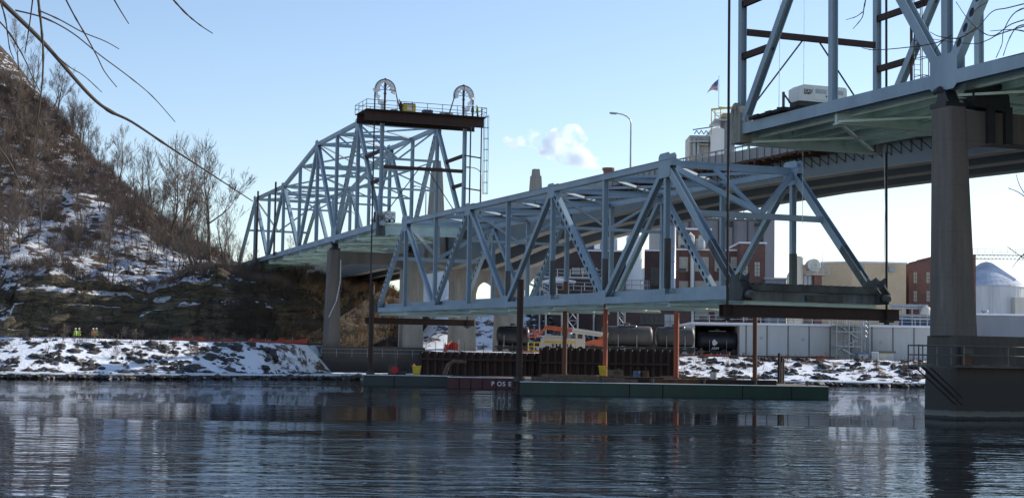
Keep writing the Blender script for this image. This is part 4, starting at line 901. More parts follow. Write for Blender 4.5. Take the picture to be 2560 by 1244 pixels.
rl = thing('fence', (-3, 173.4, 3.3), 'row of thin dark stakes along the lower sheet pile wall', 'fence')
for k in range(12): m = MB(); xx = -9.5 + k * 1.08; m.tube([(xx, 173.4, 3.0), (xx, 173.4, 4.35)], .03, 4); m.build('stake', 'black_steel', rl)

# deck gear
def bin_(c, mat, label, s=1.0):
    c = Vector(c); r = thing('bin', c, label, 'bin'); m = MB(); m.add([c + Vector(v) * s for v in ((-.3, -.25, 0), (.3, -.25, 0), (.3, .25, 0), (-.3, .25, 0), (-.4, -.33, .85), (.4, -.33, .85), (.4, .33, .85), (-.4, .33, .85))], [(0, 1, 5, 4), (1, 2, 6, 5), (2, 3, 7, 6), (3, 0, 4, 7), (0, 3, 2, 1)]); m.build('tub', mat, r)
    m = MB(); m.box(c.x - .46 * s, c.x + .46 * s, c.y - .38 * s, c.y + .38 * s, c.z + .855 * s, c.z + .96 * s); m.build('lid', mat, r)
bin_(at(1507, 938, 127.9) * 1, 'yellow', 'yellow plastic bin at the foot of the orange pile', .85)
bin_(at(1041, 938, 143), 'yellow', 'yellow bin on the teal barge', .95)
small_machine('crate', at(1537, 940, 135), 1.3, .8, .6, 'wood', 'pale wooden crate and black drum beside the yellow bin', 'crate', False)
pc = at(985, 940, 143.5); r = thing('winch', pc, 'black diesel pump with a red wheel on the teal barge', 'pump')
m = MB(); m.box(pc.x - .55, pc.x + .25, 143, 144, .95, 1.9); m.tube([(pc.x - .2, 143.5, 1.9), (pc.x - .2, 143.5, 2.3)], .07, 6); m.build('engine', 'black', r)
m = MB(); m.lathe((pc.x + .1, 142.85, 1.4), [(.01, -.05), (.3, -.05), (.36, 0), (.3, .05), (.01, .05)], 16, 'y'); m.build('wheel', 'flag_red', r)
m = MB(); m.box(pc.x + .3, pc.x + 1.1, 143, 143.8, .95, 1.35); m.tube([(pc.x + .6, 143.4, 1.3), (pc.x + .9, 143.4, 1.8), (pc.x + 1.3, 143.4, 1.1)], .06, 6); m.build('pump_set', 'black_steel', r)
hs = at(1135, 930, 150); m = MB(); m.tube([(hs.x - .9, 150, 1.0), (hs.x - .6, 150, 1.9), (hs.x, 150, 2.3), (hs.x + 1.2, 150, 2.2)], [.22, .22, .2, .16], 9); tag(m.build('discharge_hose', 'wood'), 'thick tan discharge hose curling up in front of the sheet piles', 'hose')

# ------------------------------------------------------------------ industrial site
def building(name, x0, x1, y0, y1, z0, z1, wall, label, roof='snow', cat='building', par=.0):
    r = thing(name, ((x0 + x1) / 2, (y0 + y1) / 2, z0), label, cat); m = MB(); m.box(x0, x1, y0, y1, z0, z1); m.build('wall', wall, r)
    m = MB(); m.box(x0 - .25, x1 + .25, y0 - .25, y1 + .25, z1 + .002, z1 + .28); m.build('roof', roof, r); return r
def win(r, xc, zc, w_, h_, y, frame='blind', cols=3, rows=2, dark=True):
    m = MB(); m.box(xc - w_ / 2, xc + w_ / 2, y - .05, y - .003, zc - h_ / 2, zc + h_ / 2); f = m.build('window', frame, r)
    m = MB(); n = 0
    m.box(xc - w_ / 2 - .1, xc + w_ / 2 + .1, y - .14, y - .002, zc - h_ / 2 - .18, zc - h_ / 2 - .002); m.build('sill', 'conc', f)
    m = MB()
    for i in range(1, cols): xx = xc - w_ / 2 + w_ * i / cols; m.box(xx - .035, xx + .035, y - .075, y - .052, zc - h_ / 2, zc + h_ / 2)
    for i in range(1, rows): zz = zc - h_ / 2 + h_ * i / rows; m.box(xc - w_ / 2, xc + w_ / 2, y - .072, y - .0525, zz - .03, zz + .03)
    if m.v: m.build('glazing_bar', 'black_steel' if not dark else 'metal', f)
    if dark: m = MB(); m.box(xc - w_ * .2, xc + w_ * .35, y - .085, y - .076, zc - h_ / 2 + .05, zc - h_ / 2 + h_ * .22); m.build('vent_pane', 'glass', f)
def bx(px, Y): return (px - 1280) / FPX * Y + (0.0163 * -200 / FPX * Y)
def bz(px, py, Y): return at(px, py, Y).z
# brick process building (right)
Yb = 262
r = building('brick_building', at(1690, 650, Yb).x, at(1850, 650, Yb).x, Yb, Yb + 22, 3.5, bz(1760, 626, Yb), 'brick', 'red brick factory block with tall boarded windows behind the lowered span')
for row, (yt, yb_) in enumerate(((642, 678), (702, 734), (760, 800))):
    for pxc in (1703, 1755, 1796, 1836):
        w_ = 2.4 if pxc != 1796 and pxc != 1836 else 1.3
        win(r, at(pxc, yt, Yb).x, (bz(pxc, yt, Yb) + bz(pxc, yb_, Yb)) / 2, w_, bz(pxc, yt, Yb) - bz(pxc, yb_, Yb), Yb, 'blind', 4, 5)
m = MB()
for pxc in (1692, 1727, 1778, 1815, 1849): xx = at(pxc, 700, Yb).x; m.box(xx - .35, xx + .35, Yb - .3, Yb - .004, 3.5, bz(1760, 632, Yb))
m.build('pilaster', 'brick', r)
r = building('brick_tower', at(1680, 600, Yb + 3).x, at(1776, 600, Yb + 3).x, Yb + 3.2, Yb + 15, bz(1760, 626, Yb) + .3, bz(1730, 574, Yb + 3), 'brick', 'square brick penthouse on the roof of the red brick factory block')
win(r, at(1756, 600, Yb + 3).x, bz(1756, 603, Yb + 3), 1.3, 2.2, Yb + 3.2, 'blind', 2, 4); win(r, at(1705, 600, Yb + 3).x, bz(1705, 603, Yb + 3), 1.3, 2.2, Yb + 3.2, 'blind', 2, 4)
Yc = 258
r = building('brick_building', at(1851, 650, Yc).x, at(1913, 650, Yc).x, Yc, Yc + 14, 3.5, bz(1880, 609, Yc), 'brick', 'taller brick stair block at the right end of the factory')
for yt, yb_ in ((655, 690), (712, 740), (768, 800)):
    win(r, at(1893, yt, Yc).x, (bz(1893, yt, Yc) + bz(1893, yb_, Yc)) / 2, .85, bz(1893, yt, Yc) - bz(1893, yb_, Yc), Yc, 'blind', 2, 4, False)
    win(r, at(1863, yt, Yc).x, (bz(1863, yt, Yc) + bz(1863, yb_, Yc)) / 2, .85, bz(1863, yt, Yc) - bz(1863, yb_, Yc), Yc, 'blind', 2, 4, False)
# grain silo block and head house
Yg = 300
r = thing('silo_block', (40, Yg, 3.5), 'tall grey concrete grain silo block behind the brick factory', 'silo'); m = MB(); xl, xr2 = at(1650, 600, Yg).x, at(1905, 600, Yg).x; zt_ = bz(1780, 552, Yg)
n = 7; dx = (xr2 - xl) / n; pts = []
for i in range(n):
    for k in range(9): a = math.pi * (1 + k / 8); pts.append((xl + dx * (i + .5) + dx / 2 * math.cos(a), Yg + dx / 2 * .55 * math.sin(a)))
pts += [(xr2, Yg + 24), (xl, Yg + 24)]; m.prism([(x, y, 3.4) for x, y in pts], (0, 0, zt_ - 3.4)); m.build('silo_wall', 'corr_grey', r)
m = MB(); m.box(xr2 + .01, at(1932, 600, Yg).x, Yg - 2, Yg + 18, 3.4, bz(1910, 541, Yg)); m.build('stair_tower', 'grey_bldg', r)
m = MB(); m.box(xl - .2, xr2 - .01, Yg - .4, Yg + 24.2, zt_ + .002, zt_ + .4); m.build('roof', 'conc', r)
railing(r, [(xl, Yg - .3, zt_ + .4), (xr2, Yg - .3, zt_ + .4)], 1.1, 2.5, 'black_steel', .06)
m = MB(); xx = at(1820, 563, Yg - 3).x; m.box(xx - .75, xx + .75, Yg - 4.2, Yg - 2.6, bz(1820, 568, Yg - 3), bz(1820, 554, Yg - 3)); m.build('balcony_box', 'black', r)
m = MB(); xx = at(1899, 563, Yg - 3).x; m.box(xx - .9, xx + .9, Yg - 2.4, Yg - 2.05, bz(1899, 565, Yg - 3), bz(1899, 557, Yg - 3)); m.build('louvre', 'black', r)
m = MB()
for k in range(8): xx = lerp(xl + 6, xr2 - 1, k / 7); m.box(xx, xx + 1.2, Yg + 1, Yg + 2.4, zt_ + .45, zt_ + 1.2 + .5 * (k % 2)); m.tube([(xx + 1.3, Yg + 1, zt_ + .4), (xx + 1.3, Yg + 1, zt_ + 2.2)], .1, 5)
m.build('roof_plant', 'metal', r)
Yh = 312
r = thing('headhouse_tower', (at(1785, 300, Yh).x, Yh, 3.5), 'slim elevator head tower with yellow railings rising above the new bridge', 'tower')
def hx_(p): return at(p, 330, Yh).x
m = MB(); m.box(hx_(1727), hx_(1775), Yh + 2, Yh + 10, 3.5, bz(1750, 335, Yh)); m.build('elevator_shaft', 'corr_tan', r)
m = MB(); x0, x1 = hx_(1777), hx_(1811); m.prism([(x0, Yh, 3.5), (x1, Yh, 3.5), (x1, Yh, bz(1800, 322, Yh)), ((x0 + x1) / 2, Yh, bz(1800, 318, Yh)), (x0, Yh, bz(1780, 322, Yh))], (0, 8, 0)); m.build('white_bin', 'white', r)
m = MB(); x0, x1 = hx_(1812), hx_(1838); m.box(x0, x1, Yh + .5, Yh + 7, 3.5, bz(1825, 303, Yh)); m.build('leg_casing', 'grey_bldg', r)
m = MB(); zz = bz(1815, 303, Yh); m.box(hx_(1785), hx_(1842), Yh - 1, Yh + 8, zz + .01, zz + .35); m.build('platform', 'metal', r)
railing(r, [(hx_(1785), Yh - 1, zz + .35), (hx_(1842), Yh - 1, zz + .35)], 1.1, 1.2, 'yellow', .06)
m = MB(); zz2 = bz(1815, 276, Yh)
for a in (1786, 1800, 1820, 1838): m.tube([(hx_(a), Yh - .8, zz + .3), (hx_(a), Yh - .8, zz2)], .1, 5)
m.beam((hx_(1776), Yh - .8, zz2), (hx_(1842), Yh - .8, zz2 + .6), Zv, .35, .25); m.beam((hx_(1800), Yh + 2, zz2 + .9), (hx_(1842), Yh + 2, zz2 + .7), Zv, .35, .25); m.tube([(hx_(1777), Yh - .8, zz2), (hx_(1800), Yh - .8, zz + .3)], .08, 4); m.tube([(hx_(1777), Yh - .8, zz2), (hx_(1777), Yh - .8, zz - 3)], .1, 4); m.build('gantry', 'yellow', r)
m = MB(); m.box(hx_(1808), hx_(1832), Yh, Yh + 4, zz + .36, zz + 1.7); m.tube([(hx_(1800), Yh, zz + .9), (hx_(1836), Yh, zz + .9)], .5, 8); m.build('drive_unit', 'metal', r)
m = MB(); zl = bz(1750, 340, Yh)
m.box(hx_(1726), hx_(1772), Yh + .2, Yh + 1.9, zl - 1.2, zl - .9); m.box(hx_(1748), hx_(1772), Yh + .4, Yh + 1.9, bz(1750, 361, Yh), bz(1750, 361, Yh) + .2); m.build('landing', 'metal', r)
railing(r, [(hx_(1726), Yh + .3, zl - .9), (hx_(1772), Yh + .3, zl - .9)], 1.0, 1.0, 'metal', .05)
m = MB()
for a, b in ((1738, 1745), (1748, 1753)): m.tube([(hx_(a), Yh + 1.4, bz(1740, 345, Yh)), (hx_(a), Yh + 1.4, bz(1740, 390, Yh))], .35, 7)
for k in range(8): m.tube([(hx_(1740 + k * 6), Yh + 3, zl + .8 + (k % 2) * .8), (hx_(1746 + k * 6), Yh + 3, zl + 1.6 - (k % 2) * .8)], .1, 4)
m.tube([(hx_(1736), Yh + 3, zl + 1.7), (hx_(1788), Yh + 3, zl + 2.4)], .12, 4); m.build('spout', 'metal', r)
# flag
fp = at(1796, 268, Yh); r = thing('flagpole', (fp.x, Yh - .5, zz2), 'flagpole with the striped flag on top of the head tower', 'flagpole'); m = MB(); ztf = bz(1796, 193, Yh); m.tube([(fp.x, Yh - .5, zz2), (fp.x, Yh - .5, ztf)], [.07, .05], 6); m.lathe((fp.x, Yh - .5, ztf), [(.02, 0), (.12, .08), (.02, .18)], 8); m.build('pole', 'metal', r)
def fpt(u, v):   # u 0..1 from the hoist, v 0..1 from the top
    top = at(1795 - 33 * u - 2 * math.sin(u * 5), 199 + 33 * u + 4 * u * u, Yh); bot = at(1794 - 30 * u, 228 + 8 * u - 5 * math.sin(u * 3), Yh)
    p = top.lerp(bot, v); p.y = Yh - .5 + .35 * math.sin(u * 7 + v); return p
for mat, test, nm in (('flag_red', lambda a, b: b % 2 == 0 and not (a < 5 and b < 7), 'red_stripe'), ('white', lambda a, b: b % 2 == 1 and not (a < 5 and b < 7), 'white_stripe'), ('flag_blue', lambda a, b: a < 5 and b < 7, 'blue_canton')):
    m = MB()
    for a in range(12):
        for b in range(13):
            if test(a, b):
                q = [fpt(a / 12, b / 13), fpt((a + 1) / 12, b / 13), fpt((a + 1) / 12, (b + 1) / 13), fpt(a / 12, (b + 1) / 13)]; m.add(q, [(0, 1, 2, 3)])
    fo = m.build(nm, mat, r)
    if mat == 'flag_blue':
        m = MB()
        for a in range(6):
            for b in range(5):
                p = fpt((a + .5) / 14.4 * 1.0, (b + .5) / 9.5); m.obox(p - Vector((0, .03, 0)), (.04, 0, 0), (0, .01, 0), (0, 0, .04))
        m.build('star', 'white', fo)

# left brick blocks, blue plant, white cylinder
Yl = 268
r = building('brick_building', at(1385, 680, Yl).x, at(1560, 680, Yl).x, Yl, Yl + 15, 3.5, bz(1470, 628, Yl), 'brick_dk', 'long dark brick block with pale lit windows left of the white tower')
for pxc in (1440, 1462, 1484): win(r, at(pxc, 675, Yl).x, bz(pxc, 677, Yl), 1.35, 1.15, Yl, 'cream', 4, 2, False)
for pxc in (1408, 1520, 1545): win(r, at(pxc, 675, Yl).x, bz(pxc, 677, Yl), 1.3, 1.1, Yl, 'glass', 3, 2, False)
r = building('brick_building', at(1562, 700, Yl - 2).x, at(1652, 700, Yl - 2).x, Yl - 1, Yl + 12, 3.5, bz(1600, 628, Yl), 'brick_dk', 'sooty brick block behind the white cylinder tower')
win(r, at(1640, 690, Yl).x, bz(1640, 690, Yl), 2, 3, Yl - 1, 'glass', 3, 4, False)
r = building('brick_building', at(1500, 800, 246).x, at(1728, 800, 246).x, 246, 256, 3.3, bz(1600, 770, 246), 'brick_dk', 'low dark brick shed behind the tank cars', 'conc')
win(r, at(1675, 815, 246).x, bz(1675, 812, 246), 1.8, 3.4, 246, 'metal', 2, 3, False); win(r, at(1630, 800, 246).x, bz(1630, 797, 246), 4, 1.2, 246, 'glass', 5, 1, False)
r = building('boiler_house', at(1337, 660, 274).x, at(1395, 660, 274).x, 274, 284, 3.5, bz(1360, 622, 274), 'blue', 'pale blue clad tower right of the new pier', 'blue_dk', 'building'); win(r, at(1345, 690, 274).x, bz(1345, 690, 274), 1.2, 2.5, 274, 'glass', 2, 3, False)
r = building('boiler_house', at(1396, 610, 278).x, at(1500, 610, 278).x, 278, 290, 3.5, bz(1440, 598, 278), 'blue_dk', 'dark blue clad hall above the long brick block', 'blue_dk'); m = MB(); xx = at(1498, 616, 270).x
m.box(xx - .5, xx + .5, 276.6, 277.9, bz(1498, 622, 277), bz(1498, 605, 277)); m.build('lookout_cage', 'white', r)
for i in range(4): m = MB(); xx = at(1500 + i * 13, 590, 280).x; m.tube([(xx, 280, bz(1500, 640, 280)), (xx, 280, bz(1500, 590 + 6 * (i % 2), 280))], .35, 8); m.build('vent_stack', 'metal', r)
r = thing('process_tower', (at(1590, 700, 255).x, 257, 3.4), 'tall white cylindrical process tower beside the brick factory', 'tank'); xx = at(1590, 700, 255).x; zt_ = bz(1590, 592, 255)
m = MB(); m.lathe((xx, 257, 0), [(1.55, 3.4), (1.55, zt_), (1.2, zt_ + .5), (.01, zt_ + .7)], 28); m.build('shell', 'white', r, smooth=True); m = MB(); m.lathe((xx - .7, 257, 0), [(.5, zt_ + .1), (.5, zt_ + 2.5), (.01, zt_ + 2.6)], 14); m.build('neck', 'white', r)
m = MB(); zf = bz(1590, 723, 255)
for k in range(10): a = 2 * math.pi * k / 10; m.tube([(xx + 2.4 * math.cos(a), 257 + 2.4 * math.sin(a), zf), (xx + 2.4 * math.cos(a), 257 + 2.4 * math.sin(a), zf + 1.5)], .05, 4)
for zz in (.75, 1.5): m.tube([(xx + 2.4 * math.cos(a), 257 + 2.4 * math.sin(a), zf + zz) for a in [2 * math.pi * k / 16 for k in range(17)]], .05, 4)
m.lathe((xx, 257, zf - .1), [(1.5, 0), (2.5, 0), (2.5, .08), (1.5, .08)], 20); m.build('railing', 'metal', r)
r = thing('exhaust_stack', (at(1682, 700, 252).x, 252, 3.4), 'slim polished exhaust stack in front of the brick factory', 'chimney'); m = MB(); xx = at(1682, 700, 252).x; zt_ = bz(1682, 548, 252); m.lathe((xx, 252, 0), [(.46, 3.4), (.46, zt_), (.40, zt_), (.38, zt_ - .5)], 18); m.build('flue', 'stainless', r, smooth=True)
m = MB()
for k in range(8): m.lathe((xx, 252, 5 + k * 2.3), [(.47, 0), (.5, .03), (.47, .1)], 16)
m.build('band', 'metal', r)
r = thing('brick_chimney', (at(1521, 425, 335).x, 335, 3.4), 'round dark chimney top just above the top chord of the lowered span', 'chimney'); m = MB(); xx = at(1521, 425, 335).x; zt_ = bz(1521, 420, 335); m.lathe((xx, 335, 0), [(1.5, 3), (1.1, zt_ - .8), (1.35, zt_ - .5), (1.35, zt_), (.8, zt_), (.7, zt_ - 1)], 20); m.build('shaft', 'brick', r)
# drain pipe on brick building
r = thing('steam_pipe', (at(1730, 700, Yb - 2).x, Yb - 2, 3.4), 'white vertical pipe in front of the brick factory windows', 'pipe'); xx = at(1731, 700, Yb - 2).x; m = MB(); m.tube([(xx, Yb - 2, 3.4), (xx, Yb - 2, bz(1731, 590, Yb - 2)), (xx - .6, Yb - 2, bz(1731, 584, Yb - 2))], .33, 10); m.build('pipe_run', 'white', r); m = MB(); m.lathe((xx + 1.4, Yb - 1, bz(1740, 622, Yb)), [(.8, 0), (.8, 1.6), (.01, 1.8)], 14); m.build('tank', 'metal', r)

# walkway with railings in front of the blue plant
r = thing('conveyor_gallery', (at(1420, 720, 240).x, 240, 3.4), 'sloping railed walkway and steel galleries below the blue plant', 'walkway')
def P2(px, py, Y): return at(px, py, Y)
m = MB(); m.beam(P2(1300, 698, 240), P2(1392, 740, 240), (0, 1, 0), 1.6, .25); m.beam(P2(1360, 736, 244), P2(1515, 742, 244), (0, 1, 0), 3, .3); m.beam(P2(1330, 692, 246), P2(1520, 696, 246), (0, 1, 0), 2.4, .3); m.build('deck', 'metal', r)
m = MB(); m.prism([P2(1352, 702, 243), P2(1392, 693, 243), P2(1440, 702, 243), P2(1440, 706, 243), P2(1352, 706, 243)], (0, 3, 0)); m.build('snowy_canopy', 'snow', r)
railing(r, [P2(1300, 697, 239.2), P2(1392, 739, 239.2)], 1.2, 1.3, 'metal', .05); railing(r, [P2(1360, 734, 242.5), P2(1515, 740, 242.5)], 1.5, 1.8, 'metal', .05); railing(r, [P2(1330, 690, 244.8), P2(1520, 694, 244.8)], 1.2, 2, 'metal', .05); railing(r, [P2(1380, 722, 242.6), P2(1515, 727, 242.6)], 1.2, 1.8, 'metal', .05)
m = MB()
for p_ in (1365, 1405, 1445, 1485, 1513): q = P2(p_, 740, 244); m.tube([(q.x, 244, 3.4), q], .14, 5)
for p_ in (1310, 1350): q = P2(p_, 715, 241); m.tube([(q.x, 241, 6), q], .12, 5)
m.build('support_post', 'metal', r)
# lattice posts under the span
for pa, pb_, Y, yt, lab in ((1419, 1444, 232, 770, 'grey lattice mast on the snowy embankment behind the boom lift'), (1545, 1562, 236, 770, 'grey lattice mast in front of the low brick shed'), (2162, 2173, 212, 800, 'light grey lattice mast beside the stair tower')):
    xa, xb = at(pa, 830, Y).x, at(pb_, 830, Y).x; zt_ = bz(pa, yt, Y); r = thing('lattice_mast', ((xa + xb) / 2, Y, 3.3), lab, 'mast')
    m = MB(); z0_ = 3.0
    for x in (xa, xb):
        for dy in (0, 1.2): m.tube([(x, Y + dy, z0_), (x, Y + dy, zt_)], .09, 5)
    m.build('leg', 'metal', r); m = MB(); z = z0_; h_ = (xb - xa) * 1.2
    while z < zt_ - .2: z2 = min(zt_, z + h_); m.tube([(xa, Y, z), (xb, Y, z2)], .05, 4); m.tube([(xb, Y, z), (xa, Y, z2)], .05, 4); m.tube([(xa, Y, z2), (xb, Y, z2)], .06, 4); z = z2
    m.build('bracing', 'metal', r)

# long white warehouse
Yw = 214; x0, x1 = at(1731, 850, Yw).x, at(2420, 850, Yw).x; xo0, xo1 = at(1737, 850, Yw).x, at(1849, 850, Yw).x; zw = bz(2000, 814, Yw); zo = bz(1800, 813, Yw)
r = thing('warehouse', ((x0 + x1) / 2, Yw, 3), 'long low white panelled warehouse with an open bay along the right bank', 'building')
m = MB(); m.box(xo1, x1, Yw, Yw + 22, 2.4, zw); m.box(x0, xo0, Yw, Yw + 22, 2.4, zw); m.box(xo0 + .001, xo1 - .001, Yw, Yw + 22, zo, zw - .001); m.build('wall', 'wh_wall', r)
m = MB(); m.box(xo0 - .01, xo1 + .01, Yw + 14, Yw + 14.3, 2.4, zo); m.build('bay_back_wall', 'dark_hole', r)
m = MB(); m.box(x0 - .2, x1 + .2, Yw - .45, Yw + 22.3, zw + .002, zw + .3); m.build('roof', 'snow', r)
railing(r, [(x0, Yw + .6, zw + .3), (x1, Yw + .6, zw + .3)], 1.0, 2.4, 'metal', .035)
m = MB()
for k in range(15):
    xx = xo1 + .9 + k * 2.92
    if xx < x1: m = MB(); m.box(xx - .07, xx + .07, Yw - .06, Yw - .003, 2.6, zw - .02); m.build('panel_joint', 'gallery_rail', r)
for k, pxc in enumerate((1751, 1787, 1821)): m = MB(); xx = at(pxc, 804, Yw).x; m.box(xx - .12, xx + .12, Yw - .3, Yw - .003, bz(pxc, 806, Yw), bz(pxc, 801, Yw)); m.build('floodlight', 'black', r)
for pxc, py in ((1903, 844), (2008, 848), (2204, 855), (2298, 862)): m = MB(); xx = at(pxc, py, Yw).x; zz = bz(pxc, py, Yw); m.box(xx - .2, xx + .2, Yw - .05, Yw - .003, zz - .22, zz + .22); m.build('vent_grille', 'metal', r)
# stair tower, cabinets, shed
r = thing('stair_tower', (at(2120, 850, 212).x, 211.5, 3), 'open steel zigzag stair tower against the white warehouse', 'stairs'); xa, xb = at(2088, 850, 211).x, at(2150, 850, 211).x; m = MB()
for x in (xa, (xa + xb) / 2, xb):
    for y in (210, 213.3): m = MB(); m.tube([(x, y, 2.6), (x, y, zw + .9)], .09, 5); m.build('post', 'metal', r)
m = MB()
for za in (4.9, 6.9, zw): m.box(xa, xb, 209.95, 213.4, za, za + .14)
m.build('landing', 'metal', r); m = MB()
m.beam((xa + .3, 211, zw + .2), (xb - .2, 211, 6.0), (0, 1, 0), .9, .2); m.beam((xb - .2, 211, 6.0), (xa + .3, 211, 4.6), (0, 1, 0), .9, .2); m.beam((xa + .8, 210.4, 4.6), (xb + .5, 210.4, 3.0), (0, 1, 0), .9, .2); m.build('stair_flight', 'metal', r)
railing(r, [(xa, 210, 7.04), (xb, 210, 7.04)], .9, 1.2, 'metal', .035); railing(r, [(xa, 210, 5.04), (xb, 210, 5.04)], .9, 1.2, 'metal', .035)
for pa, pb_, yt, mat, lab in ((2143, 2170, 882, 'blue', 'blue electrical cabinet at the foot of the stair tower'), (2178, 2195, 878, 'white', 'white cabinet with a grey vent beside the blue cabinet')):
    xa, xb = at(pa, 900, 209).x, at(pb_, 900, 209).x; r = thing('electrical_cabinet', ((xa + xb) / 2, 209, 3), lab, 'cabinet'); m = MB(); m.box(xa, xb, 208.5, 209.6, 2.5, bz(pa, yt, 209)); m.build('housing', mat, r); m = MB(); m.box(xa + .1, (xa + xb) / 2 - .02, 208.46, 208.497, 2.9, bz(pa, yt + 3, 209)); m.box((xa + xb) / 2 + .02, xb - .1, 208.46, 208.497, 2.9, bz(pa, yt + 3, 209)); m.build('door', 'metal', r)
xa, xb = at(2196, 890, 211).x, at(2232, 890, 211).x; r = building('shed', xa, xb, 210.5, 213, 2.5, bz(2210, 882, 211), 'cream', 'small cream shed against the warehouse wall', 'conc'); m = MB(); m.box(xb - .9, xb - .2, 210.45, 210.498, 2.6, 3.8); m.build('door', 'metal', r)
xa, xb = at(2290, 890, 212).x, at(2312, 890, 212).x; m = MB()

# dust collectors and fan in front of the tan building
Yd = 244
r = thing('dust_collector', (at(1985, 700, Yd).x, Yd, 3.4), 'cream twin duct stacks left of the tan building', 'duct'); m = MB(); xx = at(1992, 700, Yd).x; m.lathe((xx, Yd, 0), [(1.0, 3.4), (1.0, bz(1992, 648, Yd)), (1.1, bz(1992, 646, Yd)), (1.1, bz(1992, 641, Yd)), (.8, bz(1992, 641, Yd))], 22); m.build('stack', 'cream', r, smooth=True)
m = MB(); x2 = at(1974, 700, Yd).x; m.tube([(x2, Yd - .5, 3.4), (x2, Yd - .5, bz(1974, 690, Yd)), (x2 + .4, Yd - .5, bz(1974, 680, Yd)), (x2 + 1.2, Yd - .3, bz(1974, 676, Yd))], .55, 12); m.build('elbow_duct', 'cream', r, smooth=True)
r = thing('cyclone', (at(2030, 700, Yd).x, Yd, 3.4), 'round galvanised fan housing on a brick pier beside the tan building', 'fan'); xx = at(2032, 665, Yd).x; zz = bz(2032, 664, Yd)
m = MB(); m.lathe((xx, Yd - 1.2, zz), [(.01, 0), (1.0, 0), (1.05, .1), (1.05, 2.2), (1.0, 2.3), (.01, 2.3)], 26, 'y'); m.lathe((xx, Yd - 1.3, zz), [(.3, -.1), (.5, -.1), (.5, .1)], 16, 'y'); m.build('fan_drum', 'stainless', r, smooth=False)
m = MB(); m.tube([(xx + .8, Yd, zz + .1), (xx + 2.0, Yd, zz - .3)], .3, 10); m.tube([(xx + 1.4, Yd - .3, zz), (xx + 1.6, Yd - .3, zz + 2.2)], .04, 4); m.box(xx + .6, xx + 1.5, Yd - .6, Yd + .6, zz - .5, zz + .3); m.build('motor', 'metal', r)
m = MB(); m.box(xx - 1.4, xx + 2.3, Yd - 1.4, Yd + 1.4, zz - 1.55, zz - 1.4); m.build('platform', 'metal', r); railing(r, [(xx - 1.4, Yd - 1.4, zz - 1.4), (xx + 2.3, Yd - 1.4, zz - 1.4)], .9, .9, 'metal', .03)
m = MB(); m.box(xx + .1, xx + 1.3, Yd - .8, Yd + .8, 3.4, zz - 1.56); m.build('support_pier', 'brick_r', r)
m = MB()
for dx in (-1.2, -.5): m.lathe((xx + dx, Yd, 0), [(.42, zz - 1.6), (.42, zz - 2.9), (.12, zz - 4.3), (.12, zz - 5.2)], 12)
m.build('hopper', 'metal', r)
# tan building
Yt = 250; x0, x1 = at(2046, 700, Yt).x, at(2271, 700, Yt).x; zt_ = bz(2150, 656, Yt)
r = thing('tan_building', ((x0 + x1) / 2, Yt, 3.4), 'windowless tan building with two small vents right of the fan', 'building'); xm = at(2130, 700, Yt).x
m = MB(); m.prism([(x0, Yt + 4.5, 3.4), (xm, Yt, 3.4), (x1, Yt + 1.5, 3.4), (x1, Yt + 20, 3.4), (x0, Yt + 20, 3.4)], (0, 0, zt_ - 3.4)); m.build('wall', 'tan', r)
m = MB(); m.prism([(x0 - .2, Yt + 4.3, zt_ + .002), (xm, Yt - .25, zt_ + .002), (x1 + .2, Yt + 1.3, zt_ + .002), (x1 + .2, Yt + 20, zt_ + .002), (x0 - .2, Yt + 20, zt_ + .002)], (0, 0, .25)); m.build('roof', 'snow', r)
for pxc, py in ((2154, 667), (2230, 672)): p = at(pxc, py, Yt + .3); m = MB(); m.box(p.x - .45, p.x + .45, Yt + .2, Yt + 1.2, p.z - .42, p.z + .42); m.build('vent', 'metal', r)
# right brick building with stepped parapet
Yr = 256; x0, x1 = at(2272, 700, Yr).x, at(2440, 700, Yr).x
r = thing('brick_building', ((x0 + x1) / 2, Yr, 3.4), 'stepped parapet red brick building right of the tan building', 'building'); m = MB(); zt_ = bz(2300, 655, Yr); poly = [(x0, Yr, 3.4), (x1, Yr, 3.4), (x1, Yr, zt_ + 1.4)]
for k in range(4): xa = lerp(x0, x0 + 5.5, (4 - k) / 4.0); poly += [(xa + (0 if k else 0), Yr, zt_ + 1.4 - .45 * k), (xa, Yr, zt_ + 1.4 - .45 * (k + 1))]
poly += [(x0, Yr, zt_ + 1.4 - .45 * 4)]
m.prism(poly, (0, 16, 0)); m.build('wall', 'brick_r', r)
for pxc in (2288, 2320):
    for yt, yb_ in ((680, 707), (727, 753)): win(r, at(pxc, yt, Yr).x, (bz(pxc, yt, Yr) + bz(pxc, yb_, Yr)) / 2, .5, bz(pxc, yt, Yr) - bz(pxc, yb_, Yr), Yr, 'blind', 2, 3, False)
# low industrial plant between
r = thing('pipe_rack', (at(2290, 780, 236).x, 236, 3.4), 'cluttered pipe rack and blue tank roof behind the warehouse', 'pipe rack'); m = MB()
for k, (pa, pb_, py) in enumerate(((2225, 2320, 762), (2230, 2325, 768), (2240, 2330, 787), (2245, 2330, 795))): a, b = at(pa, py, 236), at(pb_, py + 2, 236); m.tube([a, b], .18, 7)
for pa in (2232, 2255, 2280, 2300, 2318): a = at(pa, 760, 236.4); m.tube([(a.x, 236.4, 3.4), a], .12, 5)
m.build('pipework', 'metal', r); m = MB(); a = at(2310, 795, 238); m.box(a.x - 3.5, a.x + 1.5, 237, 240, 3.4, bz(2310, 790, 238)); m.build('tank_housing', 'blue_dk', r)
m = MB(); a = at(2315, 783, 235); m.lathe((a.x, 235, bz(2315, 786, 235)), [(.01, 1.4), (.6, 1.1), (.9, 0)], 14); m.build('hopper', 'cream', r)
r = building('annex', at(1914, 720, 256).x, at(1966, 720, 256).x, 256, 266, 3.4, bz(1940, 698, 256), 'grey_bldg', 'small light grey annex right of the brick stair block', 'metal')
